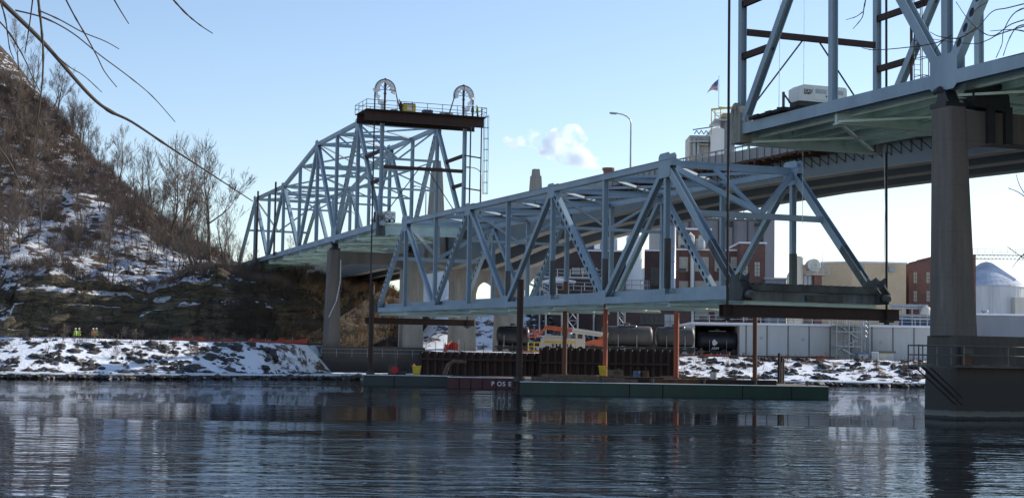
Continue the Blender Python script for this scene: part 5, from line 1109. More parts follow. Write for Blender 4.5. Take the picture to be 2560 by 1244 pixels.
m = MB(); m.box(at(1920, 720, 256).x, at(1926, 720, 256).x, 255.9, 255.99, 6, 14); m.build('panel_joint', 'metal', r)
# big grain bin right
Yn = 318; xc = at(2500, 700, Yn).x; zt_ = bz(2500, 713, Yn); ra = 8.6
r = thing('grain_bin', (xc, Yn + 8, 3.4), 'broad white steel grain bin with a cone roof right of the near pier', 'silo'); m = MB(); m.lathe((xc, Yn + 9, 0), [(ra, 3), (ra, zt_)], 44); m.build('bin_wall', 'corr_white', r)
m = MB(); m.lathe((xc, Yn + 9, 0), [(ra + .2, zt_ - .1), (ra + .05, zt_ + .15), (1.2, bz(2480, 650, Yn)), (.01, bz(2480, 646, Yn))], 44); m.build('cone_roof', 'bin_roof', r)
m = MB(); zz = bz(2500, 641, Yn); ya = Yn + 9; m.box(xc - 3.8, xc + 14, ya - .8, ya + .8, zz + .9, zz + 1.0)
for k in range(22):
    xa = xc - 3.8 + k * .8; m.tube([(xa, ya - .8, zz), (xa + .4, ya - .8, zz + .95)], .05, 4); m.tube([(xa + .4, ya - .8, zz + .95), (xa + .8, ya - .8, zz)], .05, 4)
m.tube([(xc - 3.8, ya - .8, zz), (xc + 14, ya - .8, zz)], .08, 4); m.build('catwalk_truss', 'metal', r); railing(r, [(xc - 3.8, ya - .8, zz + 1.0), (xc + 14, ya - .8, zz + 1.0)], 1.1, 1.6, 'metal', .045)
m = MB(); xw = at(2535, 740, Yn).x; m.box(xw, xw + 8, Yn - .8, Yn + 2, 3.4, bz(2535, 743, Yn)); m.build('shed_lean_to', 'cream', r)
r = building('warehouse', at(2430, 800, 240).x, at(2700, 800, 240).x, 240, 262, 3, bz(2500, 788, 240), 'grey_bldg', 'low grey green warehouse in front of the grain bin')
p = at(2462, 784, 244); m = MB(); m.lathe((p.x, 244, bz(2462, 789, 244)), [(.35, 0), (.35, .5), (.6, .6), (.55, .9), (.01, 1.0)], 12); m.build('roof_fan', 'metal', r)
# white dome store behind the left opening
r = thing('storage_tank', (at(1095, 690, 330).x, 330, 3.4), 'pale rounded storage tank glimpsed between the old and the new pier', 'tank'); xx = at(1090, 690, 330).x; m = MB(); m.lathe((xx, 336, 0), [(7.2, 3.4), (7.2, bz(1090, 672, 330)), (6.6, bz(1090, 662, 330)), (4.5, bz(1090, 650, 330)), (.01, bz(1090, 645, 330))], 30); m.build('shell', 'white', r, smooth=True)
rl = railing(None, [(-33, 276, H(-20, 276) + 0), (-9, 290, 9)], 1, 2, 'metal', .04) if 0 else None

# ------------------------------------------------------------------ rail cars, lift, truck
def tank_car(xa, xb, Y, zc, rad, mat, label, dome_top=True):
    r = thing('tank_car', ((xa + xb) / 2, Y, 3.6), label, 'tank car', 'tank cars on the siding'); m = MB(); e = .35
    m.lathe((0, Y, zc), [(.01, xa), (rad * .6, xa + .08), (rad * .93, xa + .25), (rad, xa + .55), (rad, xb - .55), (rad * .93, xb - .25), (rad * .6, xb - .08), (.01, xb)], 28, 'x'); m.build('tank', mat, r, smooth=True)
    m = MB(); m.box(xa - .2, xb + .2, Y - 1.0, Y + 1.0, zc - rad - .25, zc - rad - .05); m.build('underframe', 'black', r)
    for xx in (xa + 1.3, xb - 1.3):
        m = MB(); 
        m.box(xx - 1.1, xx + 1.1, Y - .95, Y - .85, 3.85, 4.15); bg_ = m.build('bogie', 'black_steel', r)
        for dx in (-.75, .75):
            for dy in (-.78, .78): m = MB(); m.lathe((xx + dx, Y + dy, 3.55 + .42), [(.01, -.06), (.42, -.06), (.45, .06), (.01, .06)], 14, 'y'); m.build('wheel', 'black_steel', bg_)
    m = MB(); xm = (xa + xb) / 2; m.lathe((xm, Y, zc + rad - .1), [(.4, 0), (.4, .45), (.01, .5)], 12); m.build('manway', mat, r)
    m = MB(); 
    for xx in (xm - 1.2, xm + 1.2): m.tube([(xx, Y - rad * .9, zc - rad - .2), (xx, Y - rad - .05, zc), (xx, Y - .3, zc + rad + .05)], .04, 4)
    m.box(xm - 1.2, xm + 1.2, Y - .5, Y + .5, zc + rad + .02, zc + rad + .08); m.build('ladder', 'metal', r); return r
M['tank_grey'] = simple('grimy_grey_tank', (.10, .085, .075), .5, .5, .6, (.04, .035, .03), streak=True)
ztk = 5.75
tank_car(at(1502, 855, 200).x, at(1632, 855, 200).x, 200, ztk, 1.3, 'tank_grey', 'grimy brown grey tank car between the two orange piles')
tank_car(at(1638, 855, 201).x, at(1738, 855, 201).x, 201.5, ztk, 1.3, 'tank_grey', 'grimy tank car partly behind the right orange pile')
bc = tank_car(at(1742, 855, 216).x, at(1846, 855, 216).x, 216.8, 5.5, 1.35, 'black', 'black tank car with a white leaf emblem in the open warehouse bay')
tank_car(at(1240, 855, 206).x, at(1325, 855, 206).x, 206, 5.6, 1.3, 'black', 'black tank car end left of the boom lift')
xx = at(1788, 860, 215.4).x; zz = bz(1788, 860, 215.4); m = MB(); yy = 215.42
m.prism([(xx - .40, yy, zz + .45), (xx - .1, yy, zz + .70), (xx + .35, yy, zz + .25), (xx + .22, yy, zz + .0), (xx + .05, yy, zz - .1), (xx - .1, yy, zz - .22), (xx - .38, yy, zz - .02)], (0, .02, 0)); m.build('emblem', 'white', bc)
text_mesh('ADM', .46, (xx - .5, yy - .05, zz - .72), (1, 0, 0), (0, 0, 1), 'lettering', 'white', bc)
# rails
m = MB()
for Y in (199.2, 200.8): m.box(-8, 42, Y - .04, Y + .04, 3.3, 3.5)
tag(m.build('railway_track', 'rust_light'), 'railway siding behind the sheet pile wall', 'railway track')
m = MB(); 
for (p, q) in (((-100, 190), (-62, 201)), ((-62, 201), (-26, 212))):
    for o in (0, 1.5): m.beam((p[0], p[1] + o, G(p[0], p[1] + o) + .25), (q[0], q[1] + o, G(q[0], q[1] + o) + .25), Zv, .3, .1)
tag(m.build('railway_track', 'rust'), 'rail line along the foot of the left cliff', 'railway track')
# white locomotive-like tank truck with yellow stripe
Yk = 194; xa, xb = at(1352, 850, Yk).x, at(1462, 850, Yk).x
r = thing('work_truck', ((xa + xb) / 2, Yk, 3.4), 'white work engine with a yellow stripe behind the sheet pile wall', 'locomotive'); zk = bz(1400, 868, Yk)
m = MB(); m.box(xa, xb - 1.2, Yk - 1.2, Yk + 1.2, zk, zk + 1.15); m.box(xa + .3, xb - 2.4, Yk - .8, Yk + .8, zk + 1.151, zk + 1.5); m.build('body', 'cream', r)
m = MB(); m.box(xa + .4, xb - 1.3, Yk - 1.23, Yk - 1.203, zk + .55, zk + .80); m.build('stripe', 'yellow', r)
m = MB(); m.prism([(xb - 1.19, Yk - 1.25, zk), (xb, Yk - 1.25, zk), (xb, Yk - 1.25, zk + 1.3), (xb - .2, Yk - 1.25, zk + 2.0), (xb - 1.19, Yk - 1.25, zk + 2.05)], (0, 2.5, 0)); cb = m.build('cab', 'cream', r); m = MB(); m.box(xb - .95, xb - .35, Yk - 1.29, Yk - 1.252, zk + 1.15, zk + 1.7); m.build('window', 'glass', cb)
m = MB()
for k in range(6): m.box(xa + 1.4 + k * .45, xa + 1.6 + k * .45, Yk - 1.24, Yk - 1.202, zk + .05, zk + .45)
m.build('grille', 'black', r); m = MB()
for xx in (xa + .8, xa + 2.2, xb - 1.8, xb - .6): m.lathe((xx, Yk - 1.1, zk - .25), [(.01, -.15), (.42, -.15), (.45, .15), (.01, .15)], 14, 'y')
m.build('wheel', 'rubber', r); m = MB(); m.tube([(xa + 1.6, Yk, zk + 1.5), (xa + 1.6, Yk, zk + 2.1)], .12, 8); m.build('exhaust', 'black', r); m = MB(); m.tube([(xa + 2.0, Yk, zk + 1.5), (xa + 2.0, Yk, zk + 1.9)], .1, 8); m.build('exhaust', 'black', r)
m = MB(); m.lathe((xa + 3.4, Yk, zk + 1.16), [(.8, 0), (.78, .4), (.5, .75), (.01, .85)], 16); m.build('dome', 'metal', r)
# boom lift
Yj = 190; r = thing('boom_lift', (at(1500, 860, Yj).x, Yj, 3.4), 'orange articulated boom lift with its basket lowered to the left', 'boom lift')
m = MB(); m.tube([at(1366, 818, Yj), at(1500, 836, Yj)], .24, 8); m.beam(at(1372, 817, Yj), at(1515, 838, Yj), (0, 1, 0), .4, .42); m.build('boom', 'yellow2', r) if 0 else m.build('boom', 'orange_br', r)
m = MB(); m.beam(at(1430, 825, Yj), at(1520, 838, Yj), (0, 1, 0), .46, .62); m.build('boom_sleeve', 'cream', r)
m = MB(); m.beam(at(1367, 816, Yj), at(1346, 838, Yj), (0, 1, 0), .3, .3); m.build('jib', 'orange_br', r)
bk = at(1333, 836, Yj); m = MB(); m.box(bk.x - .65, bk.x + .65, Yj - .45, Yj + .45, bk.z - .35, bk.z - .22)
for dx in (-.65, 0, .65):
    for dy in (-.45, .45): m.tube([(bk.x + dx, Yj + dy, bk.z - .3), (bk.x + dx, Yj + dy, bk.z + .65)], .03, 4)
for zz in (.2, .65): m.tube([(bk.x - .65, Yj - .45, bk.z + zz), (bk.x + .65, Yj - .45, bk.z + zz), (bk.x + .65, Yj + .45, bk.z + zz), (bk.x - .65, Yj + .45, bk.z + zz), (bk.x - .65, Yj - .45, bk.z + zz)], .035, 4)
m.box(bk.x + .1, bk.x + .5, Yj - .5, Yj - .2, bk.z - .2, bk.z + .45); m.build('basket', 'orange_br', r)
c1 = at(1490, 857, Yj); m = MB(); m.prism([(c1.x - 1.3, Yj - 1, c1.z - .25), (c1.x + 1.2, Yj - 1, c1.z - .45), (c1.x + 1.3, Yj - 1, c1.z + .45), (c1.x - .4, Yj - 1, c1.z + .4), (c1.x - 1.3, Yj - 1, c1.z + .15)], (0, 1.9, 0)); m.build('counterweight', 'orange_br', r)
m = MB(); m.box(c1.x - .6, c1.x + 1.5, Yj - .9, Yj + .9, 3.9, c1.z - .46)
for dx in (-.4, 1.3):
    for dy in (-1.0, 1.0): m.lathe((c1.x + dx, Yj + dy, 3.9), [(.01, -.2), (.48, -.2), (.5, .2), (.01, .2)], 14, 'y')
m.build('chassis', 'black', r)
m = MB(); a = at(1528, 838, Yj); m.beam(at(1516, 838, Yj), (c1.x + .4, Yj, c1.z + .4), (0, 1, 0), .5, .5); m.build('riser', 'orange_br', r)
# scissor platform in yellow
ps = at(1335, 862, 186); r = thing('scaffold_stand', (ps.x, 186, 3.3), 'small yellow and orange scaffold stand left of the white engine', 'scaffold'); m = MB()
for dx in (-.7, 0, .7): m.tube([(ps.x + dx, 186, 3.2), (ps.x + dx, 186, 4.6)], .05, 5)
for zz in (3.6, 4.1, 4.6): m.tube([(ps.x - .7, 186, zz), (ps.x + .7, 186, zz)], .05, 5)
m.build('frame', 'yellow', r); m = MB(); m.box(ps.x - 1.5, ps.x + 1.0, 186, 187, 3.2, 3.55); m.build('base', 'orange_br', r)
# orange safety mesh
def mesh_fence(pts, h, label):
    m = MB(); v = []; N = len(pts)
    for i, (x, y) in enumerate(pts): z = H(x, y) if x < -24 else G(x, y); hh = h * (.75 + .5 * noise.noise(Vector((x * .7, y, 1)))); v += [(x, y, z - .1), (x + .1, y + .15 * math.sin(i * 1.7), z + hh)]
    m.add(v, [(2 * i, 2 * i + 2, 2 * i + 3, 2 * i + 1) for i in range(N - 1)]); r = thing('safety_fence', (pts[0][0], pts[0][1], 3.5), label, 'fence'); m.build('netting', 'orange_net', r)
    m = MB()
    for i in range(0, N, 4): x, y = pts[i]; z = G(x, y); m.tube([(x, y - .05, z - .1), (x, y - .05, z + h)], .03, 4)
    m.build('stake', 'metal', r)
mesh_fence([(lerp(-48, -29, i / 40), lerp(216, 219, i / 40) + .3 * math.sin(i)) for i in range(41)], 1.0, 'low orange safety netting along the foot of the left cliff')
mesh_fence([(lerp(-12.2, -6.5, i / 24), 194 + .4 * math.sin(i)) for i in range(25)], 1.5, 'bright orange netting heap right of the left pier')
mesh_fence([(lerp(22.0, 29.5, i / 24), 207 + .3 * math.sin(i * .8)) for i in range(25)], .55, 'orange netting in front of the black tank car')
mesh_fence([(lerp(40.5, 42.3, i / 8), 207 + .2 * math.sin(i)) for i in range(9)], .7, 'short scrap of orange netting below the white warehouse')

# ------------------------------------------------------------------ people
def person(base, face, h=1.76, vest='hivis', label='', lean=0, arm=0):
    r = thing('person', base, label, 'person'); k = h / 1.76; J = {}
    def P(x, y, z): return (x * k, y * k, z * k)
    V = [P(0, 0, .93), P(0, lean * .3, 1.15), P(0, lean * .6, 1.38), P(0, lean * .8, 1.50), P(0, lean + .02, 1.60), P(0, lean + .03, 1.72),
         P(.10, 0, .88), P(.12, .02, .48), P(.13, -.02, .08), P(.13, .14, .04), P(-.10, 0, .88), P(-.12, -.02, .48), P(-.13, -.06, .08), P(-.13, .10, .04),
         P(.19, lean * .6, 1.40), P(.26, lean * .6 + .02, 1.12), P(.24, lean * .6 + .16 + arm, 1.0 + arm), P(-.19, lean * .6, 1.40), P(-.26, lean * .6, 1.12), P(-.24, lean * .6 + .14, .98)]
    Ed = [(0, 1), (1, 2), (2, 3), (3, 4), (4, 5), (0, 6), (6, 7), (7, 8), (8, 9), (0, 10), (10, 11), (11, 12), (12, 13), (2, 14), (14, 15), (15, 16), (2, 17), (17, 18), (18, 19)]
    Rd = [.14, .13, .14, .06, .085, .08, .09, .065, .045, .04, .09, .065, .045, .04, .065, .05, .035, .065, .05, .035]
    me = bpy.data.meshes.new('body'); me.from_pydata(V, Ed, []); o = bpy.data.objects.new('body', me); col.objects.link(o)
    md = o.modifiers.new('s', 'SKIN')
    for i, sv in enumerate(me.skin_vertices[0].data): sv.radius = (Rd[i] * k, Rd[i] * k); sv.use_root = (i == 0)
    o.modifiers.new('d', 'SUBSURF').levels = 1
    dg = bpy.context.evaluated_depsgraph_get(); dg.update(); nm = bpy.data.meshes.new_from_object(o.evaluated_get(dg)); bpy.data.objects.remove(o)
    nm.materials.clear()
    for q in ('pants', 'skin'): nm.materials.append(M[q])
    for p in nm.polygons: p.material_index = 1 if p.center.z > 1.47 * k else 0; p.use_smooth = True
    ob = bpy.data.objects.new('body', nm); col.objects.link(ob); ob.parent = r
    m = MB(); 
    for x0, x1 in ((1, 1),):
        m.lathe((0, lean * .4 * k, 0), [(.20 * k, .86 * k), (.205 * k, 1.1 * k), (.215 * k, 1.35 * k), (.15 * k, 1.46 * k), (.08 * k, 1.49 * k)], 12)
    m.v = [(v[0] * 1.12, v[1] * .85, v[2]) for v in m.v]; m.build('vest', vest, r, smooth=True, local=True)
    m = MB(); m.lathe((0, (lean + .03) * k, 1.69 * k), [(.15 * k, 0), (.125 * k, .02 * k), (.12 * k, .08 * k), (.07 * k, .14 * k), (.01, .155 * k)], 12); m.build('helmet', 'helmet', r, smooth=True, local=True)
    r.rotation_euler = (0, 0, face); return r
for px_, Y, f, vst, lab in ((188, 205, .4, 'hivis', 'worker in yellow vest, leftmost of the four on the left bank path'), (198, 204, 2.6, 'hivis', 'worker in yellow vest bending towards the leftmost worker'), (232, 205, .2, 'hivis_or', 'worker in orange vest on the left bank path'), (241, 204, 2.8, 'hivis', 'worker in yellow vest right of the worker in orange')):
    x = at(px_, 850, Y).x; person((x, Y, bz(px_, 854, Y)), f, 1.78, vst, lab, .06)
    G
person(tuple(B(0, 2.3, 31.69)), 1.9, 1.75, 'wood_dark', 'dark clad worker standing by the yellow compressor on the platform', .18)
person(tuple(B(0, 12.05, 31.69)), 1.9, 1.75, 'hivis', 'worker in a yellow vest at the ladder end of the platform', .05)
person(tuple(B(0, 11.4, 31.69)), 1.9, 1.75, 'wood_dark', 'dark clad worker beside the right strand guide', .0)

# ------------------------------------------------------------------ vegetation
def grow(rnd, trunkm, twigm, p, d, L, rad, depth, maxd, spread=.55, up=.15, kids=(3, 4)):
    n = 3 if depth < maxd else 2; pts = [p.copy()]; rads = [rad]; q = p.copy(); dd = d.copy(); taper = .62
    nodes = []
    for i in range(n):
        dd = (dd + Vector((rnd.uniform(-1, 1), rnd.uniform(-1, 1), rnd.uniform(-.6, 1))) * .14 + Zv * up * .3).normalized(); q = q + dd * L / n; pts.append(q.copy()); rads.append(rad * (1 - (1 - taper) * (i + 1) / n)); nodes.append((q.copy(), dd.copy(), rads[-1]))
    rads = [max(.0095, r_) for r_ in rads]
    if depth == maxd: rads[-1] = rads[0] * .4
    (trunkm if depth <= 1 else twigm).tube(pts, rads, 6 if depth == 0 else 5 if depth == 1 else 3, cap=False)
    if depth < maxd:
        for _ in range(rnd.randint(*kids)):
            b, bd, br = nodes[rnd.randint(0 if depth else 1, n - 1)]; ax = Vector((rnd.uniform(-1, 1), rnd.uniform(-1, 1), rnd.uniform(-.4, .8))); nd = (bd + ax.normalized() * spread * rnd.uniform(.7, 1.3)).normalized(); grow(rnd, trunkm, twigm, b, nd, L * rnd.uniform(.5, .78), br * rnd.uniform(.45, .7), depth + 1, maxd, spread, up, kids)
        b, bd, br = nodes[-1]; grow(rnd, trunkm, twigm, b, bd, L * .72, br * .9, depth + 1, maxd, spread, up, kids)
def bare_tree(seed, h=9, rad=.16, maxd=5, spread=.6, bark='bark', twig='twig', stems=1, kids=(2, 3), up=.2):
    rnd = random.Random(seed); r = thing('bare_tree', (0, 0, 0), '', ''); tm, wm_ = MB(), MB()
    for s_ in range(stems): grow(rnd, tm, wm_, Vector((rnd.uniform(-.3, .3) * (stems > 1), rnd.uniform(-.3, .3) * (stems > 1), -.3)), Vector((rnd.uniform(-.25, .25), rnd.uniform(-.2, .2), 1)).normalized(), h * .38, rad * rnd.uniform(.7, 1), 0, maxd, spread, up, kids)
    tm.build('trunk', bark, r, local=True); wm_.build('branches', twig, r, local=True); return r
protos = [bare_tree(21, 9, .21, 6, .80, kids=(2, 3), up=.12), bare_tree(22, 9, .19, 6, .68, kids=(2, 3), up=.15), bare_tree(23, 7.5, .13, 5, .75, stems=2, kids=(2, 2)), bare_tree(24, 5, .09, 4, .8, stems=3), bare_tree(25, 8, .09, 4, .45, 'palebark', 'twig', 2), bare_tree(26, 4, .06, 4, .9, stems=4)]
first = [True] * len(protos)
def place(k, x, y, sc, lab, group=None, rz=None, cat='tree'):
    z = H(x, y) - .1; rz = random.uniform(0, 6.28) if rz is None else rz
    if first[k]: first[k] = False; o = protos[k]; o.location = (x, y, z); o.rotation_euler = (0, 0, rz); o.scale = (sc, sc, sc)
    else: o = dup(protos[k], (x, y, z), rz, sc)
    o['label'] = lab; o['category'] = cat
    if group: o['group'] = group
    elif 'group' in o: del o['group']
    return o
# single trees one can tell apart near the crest
named = [(540, 262, 1.75, 0, 'large spreading bare tree at the right end of the ridge beside the truss'), (500, 255, 1.5, 1, 'tall bare tree just left of the large spreading one'), (575, 268, 1.2, 2, 'leaning bare tree closest to the truss end'), (460, 262, 1.5, 0, 'slender bare tree on the ridge, third from the truss'), (430, 266, 1.45, 1, 'tall forked bare tree in the middle of the ridge group'), (395, 268, 1.25, 0, 'thin bare tree left of the tall forked one'), (350, 276, 1.2, 2, 'lone Y shaped bare tree on the slope crest'), (300, 283, 1.1, 1, 'bushy bare tree where the crest starts to climb'), (215, 291, 1.0, 2, 'pale bare tree on the crest right of the brown knoll'), (180, 294, .9, 1, 'thin upright bare tree on the steep crest'), (140, 297, 1.05, 0, 'dark bare tree leaning out from the steep crest'), (80, 303, 1.1, 2, 'bare tree on the upper crest below the hanging twigs'), (40, 306, 1.1, 0, 'highest bare tree on the crest at the left edge')]
for px_, Y, sc, k, lab in named: place(k, (px_ - 1280) / FPX * Y - 1, Y, sc * (1.3 if px_ > 330 else 1.0), lab)
rnd = random.Random(31)
for i in range(430):
    x = rnd.uniform(-120, -30); wv = rnd.uniform(5, 85) ** 1.0; y = pw(x, YC) + wv
    if y > pw(x, YR) + 8 or abs(x / y) > .36: continue
    k = rnd.choices(range(6), (4, 4, 4, 4, 1.2, 3))[0]; sc = rnd.uniform(.55, 1.15) * (1 if x < -45 else .8)
    if x > -48 and y > 258: continue
    if k == 4: place(k, x, y, sc, 'pale barked bare sapling clump on the snowy slope, one of several', 'pale saplings on the hill slope')
    elif k in (3, 5): place(k, x, y, sc * 1.1, 'small many stemmed bare bush on the hill slope, one of many alike', 'bare bushes on the hill slope', cat='bush')
    else: place(k, x, y, sc * .85, 'bare brown tree on the hill slope, one of many alike', 'bare trees on the hill slope')
for i in range(26):
    x = rnd.uniform(-62, -26); y = pw(x, SH) + rnd.uniform(8, 22); place(rnd.choice((3, 5)), x, y, rnd.uniform(.22, .42), 'low leafless scrub on the rocky left bank, one of many', 'scrub on the left river bank', cat='bush')
for i in range(9):
    x = rnd.uniform(22, 56); y = pw(x, SH) + rnd.uniform(8, 24); place(rnd.choice((3, 5)), x, y, rnd.uniform(.18, .36), 'low leafless scrub on the snowy right bank, one of many', 'scrub on the right river bank', cat='bush')
for p in [k for k in range(6) if first[k]]: place(p, -60, 262, .6, 'bare brown tree on the hill slope, one of many alike', 'bare trees on the hill slope')
# fine brush that nobody could count
def brushwork(name, mat, n, fx, hmin, hmax, label, seed, tw=6, r0=.035):
    rnd = random.Random(seed); m = MB()
    for _ in range(n):
        x, y, z = fx(rnd); hh = rnd.uniform(hmin, hmax)
        for _ in range(tw):
            a = rnd.uniform(0, 6.28); sp = rnd.uniform(.1, .7) * hh; p = Vector((x + rnd.uniform(-.3, .3), y, z)); q = p + Vector((math.cos(a) * sp, math.sin(a) * sp, hh * rnd.uniform(.6, 1))); mid = p.lerp(q, .5) + Vector((0, 0, .1 * hh)); m.tube([p, mid, q], [r0, r0 * .8, r0 * .3], 3, cap=False)
            if rnd.random() < .7: e = mid + Vector((rnd.uniform(-1, 1), rnd.uniform(-1, 1), rnd.uniform(.2, 1))) * hh * .35; m.tube([mid, e], [r0 * .7, r0 * .25], 3, cap=False)
    return tag(m.build(name, mat), label, 'brush', kind='stuff')
def fh(r):
    for _ in range(99):
        x = r.uniform(-118, -32); y = pw(x, YC) + r.uniform(4.5, 84)
        if y < pw(x, YR) + 5 and abs(x / y) < .35 and noise.noise(Vector((x * .06, y * .06, 7))) > (-.9 if H(x, y) > 30 else -.18 if H(x, y) > 24 else -.02): return x, y, H(x, y) - .1
    return x, y, H(x, y)
brushwork('brush', 'brush', 6000, fh, .6, 2.2, 'dry brown brush covering the steep hill', 41, 7, .022)
def fc(r):
    x = r.uniform(-86, -26); wv = r.choice((r.uniform(.2, 1.2), r.uniform(2.5, 8))); return x, pw(x, YC) + wv - .4, hillz(x, wv) - .15
brushwork('brush', 'bark', 900, fc, .5, 1.6, 'dark shrubs clinging to the foot and the lip of the left cliff', 44, 7, .025)
def fe(r): x = r.uniform(-34, -12); y = pw(x, YC) + r.uniform(-1, 30); return x, y, (hillz(x, max(.01, y - pw(x, YC)))) - .1
brushwork('brush', 'grass', 1800, fe, .4, 1.6, 'straw coloured brush on the slope between the two bridges', 42, 7)
def fb(r): x = r.choice((r.uniform(-64, -26), r.uniform(21, 58))); y = pw(x, SH) + r.uniform(10, 26); return x, y, G(x, y)
brushwork('weeds', 'brush', 330, fb, .2, .9, 'dry weeds along the top of the river banks', 43, 5, .02)

# ------------------------------------------------------------------ overhanging twigs near the camera
def twig(pts, Y, r0, r1, label, parent=None, knots=True, seed=1):
    rnd = random.Random(seed); m = MB(); P = [at(px_, py, Y + .02 * i) for i, (px_, py) in enumerate(pts)]; Q = []; n = 5
    for i in range(len(P) - 1):
        a = P[max(0, i - 1)]; b, c = P[i], P[i + 1]; d = P[min(len(P) - 1, i + 2)]
        for k in range(n):
            t = k / n; Q.append(.5 * ((2 * b) + (c - a) * t + (2 * a - 5 * b + 4 * c - d) * t * t + (3 * b - a - 3 * c + d) * t ** 3))
    Q.append(P[-1]); N = len(Q); rr_ = [lerp(r0, r1, i / (N - 1)) * (1 + (.35 if knots and rnd.random() < .13 else 0)) for i in range(N)]
    m.tube(Q, rr_, 6); return m.build('stem' if parent else 'twig', 'bark', parent)
px1 = 3.0 / FPX   # one pixel in metres at 3 m
br = thing('tree_branch', at(-40, -60, 3.0), 'long dark branch hanging diagonally across the upper left sky', 'branch')
twig([(-60, -60), (20, 20), (110, 108), (215, 228), (270, 275), (330, 305), (420, 365), (520, 430), (632, 503)], 3.0, 7 * px1, 1.4 * px1, '', br, seed=2)
twig([(38, 26), (110, 45), (180, 82), (250, 138), (320, 190), (380, 240), (438, 305)], 3.0, 2.2 * px1, 1.0 * px1, '', br, seed=3)
twig([(132, 130), (170, 165), (210, 190), (255, 231)], 3.0, 1.6 * px1, .9 * px1, '', br, seed=4)
b2 = thing('tree_branch', at(92, -30, 2.8), 'forked twig hanging straight down from the top left edge', 'branch')
twig([(92, -30), (98, 20), (104, 75), (108, 130), (106, 200), (98, 270), (92, 315), (84, 366)], 2.8, 3.4 * px1, 1.2 * px1, '', b2, seed=5)
twig([(101, 28), (150, 50), (205, 80), (262, 103), (298, 123)], 2.8, 1.8 * px1, 1.0 * px1, '', b2, seed=6)
for pts, lab in (([(84, -20), (74, 60), (62, 134)], 'thin twig at the top left crossing the dark branch'), ([(0, 0), (14, 50), (24, 120), (35, 148)], 'short curved twig at the left edge of the sky'), ([(-10, 45), (25, 85), (60, 145), (80, 190), (100, 230)], 'crooked twig slanting down to the hill crest'), ([(160, -10), (185, 38), (215, 90), (242, 140), (262, 180), (292, 218)], 'twig crossing two arching shoots in the upper left'), ([(280, -10), (300, 25), (322, 60)], 'short twig tip at the top, left of centre'), ([(428, -6), (465, 34), (500, 63), (532, 84)], 'budded twig tip at the top nearest the middle'), ([(-10, 360), (20, 400), (50, 455), (66, 490)], 'blurred twig end in front of the snowy slope')):
    o = twig(pts, 2.7, 1.9 * px1, 1.0 * px1, '', None, seed=len(lab)); tag(o, lab, 'twig')
b3 = thing('tree_branch', at(2600, -20, 7), 'drooping web of fine twigs over the upper right truss', 'branch')
rt = 7.0 / FPX
for k, pts in enumerate(([(2600, 0), (2520, 20), (2480, 30), (2440, 75), (2410, 85)], [(2580, 60), (2500, 85), (2470, 100), (2430, 110), (2330, 98)], [(2600, 40), (2530, 60), (2480, 90), (2430, 60), (2390, 5)], [(2440, 70), (2400, 95), (2350, 92), (2325, 80)], [(2600, 10), (2540, 30), (2510, 75), (2505, 110), (2490, 145)], [(2560, 62), (2540, 70), (2522, 100), (2508, 140)], [(2570, 130), (2530, 140), (2495, 148)], [(2360, 100), (2345, 115), (2335, 130)], [(2600, 90), (2540, 75), (2475, 78)], [(2430, 40), (2445, 20), (2470, 5)], [(2380, 88), (2330, 110), (2200, 125), (2155, 120)], [(2550, 440), (2535, 470), (2570, 500)], [(2590, 520), (2545, 480), (2520, 470)], [(2600, 660), (2560, 640), (2520, 615)])):
    if k in (11, 12, 13): continue
    m_ = twig(pts, 7.0, 1.8 * rt, .8 * rt, '', b3, seed=60 + k)
b5 = thing('tree_branch', at(2600, 520, 7), 'small bare twig entering from the right edge below the bridge deck', 'branch')
twig([(2620, 560), (2570, 500), (2545, 480), (2520, 470)], 7.0, 1.8 * rt, .8 * rt, '', b5, seed=81); twig([(2575, 505), (2550, 465), (2540, 435)], 7.0, 1.5 * rt, .7 * rt, '', b5, seed=82)
b6 = thing('tree_branch', at(2600, 660, 7), 'thin twig across the catwalk of the grain bin', 'branch'); twig([(2610, 670), (2560, 645), (2518, 616)], 7.0, 1.6 * rt, .8 * rt, '', b6, seed=83); twig([(2570, 625), (2545, 650), (2530, 670)], 7.0, 1.3 * rt, .7 * rt, '', b6, seed=84)
b4 = thing('tree_branch', at(2150, -30, 7), 'thin forked twig hanging from the top edge above the right generator', 'branch'); twig([(2168, -20), (2160, 20), (2155, 45), (2132, 73)], 7.0, 1.8 * rt, .8 * rt, '', b4, seed=77); twig([(2157, 30), (2140, 42), (2115, 50)], 7.0, 1.2 * rt, .7 * rt, '', b4, seed=78)

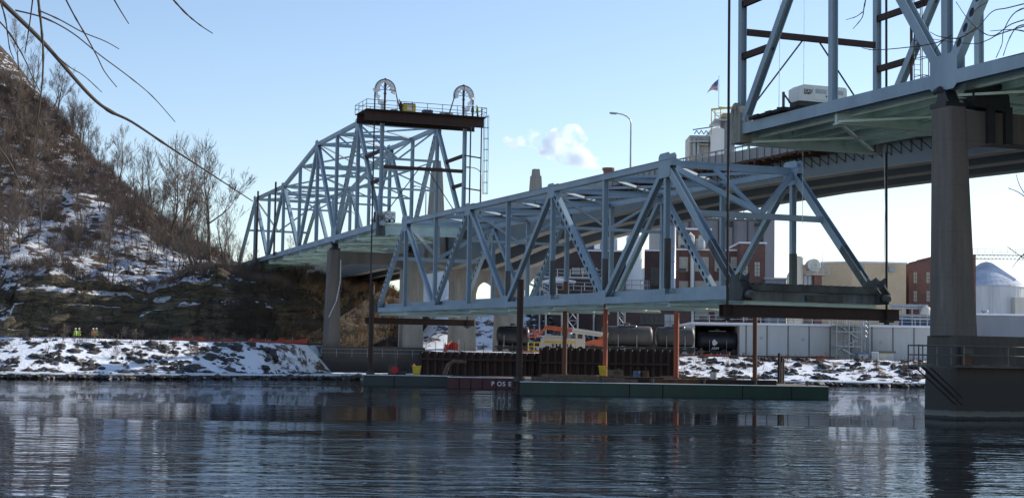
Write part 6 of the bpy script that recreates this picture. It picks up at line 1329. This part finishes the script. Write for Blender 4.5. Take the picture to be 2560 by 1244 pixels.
# ------------------------------------------------------------------ steam plume
def plume():
    g = bpy.data.materials.new('steam'); g.use_nodes = True; t = g.node_tree; t.nodes.clear(); out = t.nodes.new('ShaderNodeOutputMaterial'); pv = t.nodes.new('ShaderNodeVolumePrincipled')
    pv.inputs['Color'].default_value = (.93, .965, 1, 1); pv.inputs['Anisotropy'].default_value = .45; tc = t.nodes.new('ShaderNodeTexCoord'); nn = t.nodes.new('ShaderNodeTexNoise'); nn.inputs['Scale'].default_value = .17; nn.inputs['Detail'].default_value = 6; nn.inputs['Roughness'].default_value = .6
    mp = t.nodes.new('ShaderNodeMapRange'); mp.inputs[1].default_value = .44; mp.inputs[2].default_value = .62; mp.inputs[3].default_value = 0; mp.inputs[4].default_value = .8
    t.links.new(tc.outputs['Object'], nn.inputs[0]); t.links.new(nn.outputs[0], mp.inputs[0]); t.links.new(mp.outputs[0], pv.inputs['Density']); t.links.new(pv.outputs[0], out.inputs['Volume']); M['steam'] = g
plume()
Ys = 420; m = MB(); c0 = at(1400, 365, Ys)
blobs = ((1345, 350, 3.0), (1368, 365, 3.2), (1395, 362, 3.6), (1420, 350, 3.6), (1432, 335, 2.8), (1410, 380, 3.4), (1440, 388, 3.2), (1460, 400, 3.0), (1482, 410, 2.2), (1330, 340, 2.2), (1385, 345, 2.6), (1305, 352, 1.6), (1285, 358, 1.5), (1266, 352, 1.2), (1440, 345, 3.0), (1405, 375, 3.4))
for px_, py, ra in blobs:
    c = at(px_, py, Ys); n = 14; pr = [(ra * math.sin(math.pi * k / 10) + .001, -ra * math.cos(math.pi * k / 10)) for k in range(11)]; s0 = len(m.v); m.lathe(c, pr, n)
    for i in range(s0, len(m.v)):
        v = Vector(m.v[i]); d = (v - c); f = 1 + .45 * noise.noise(v * .45) ; m.v[i] = tuple(c + d * f)
o = tag(m.build('steam_plume', 'steam', None, smooth=True), 'white puff of factory steam in the sky right of the ladder', 'steam', kind='stuff')
rm = o.modifiers.new('join', 'REMESH'); rm.mode = 'VOXEL'; rm.voxel_size = .5
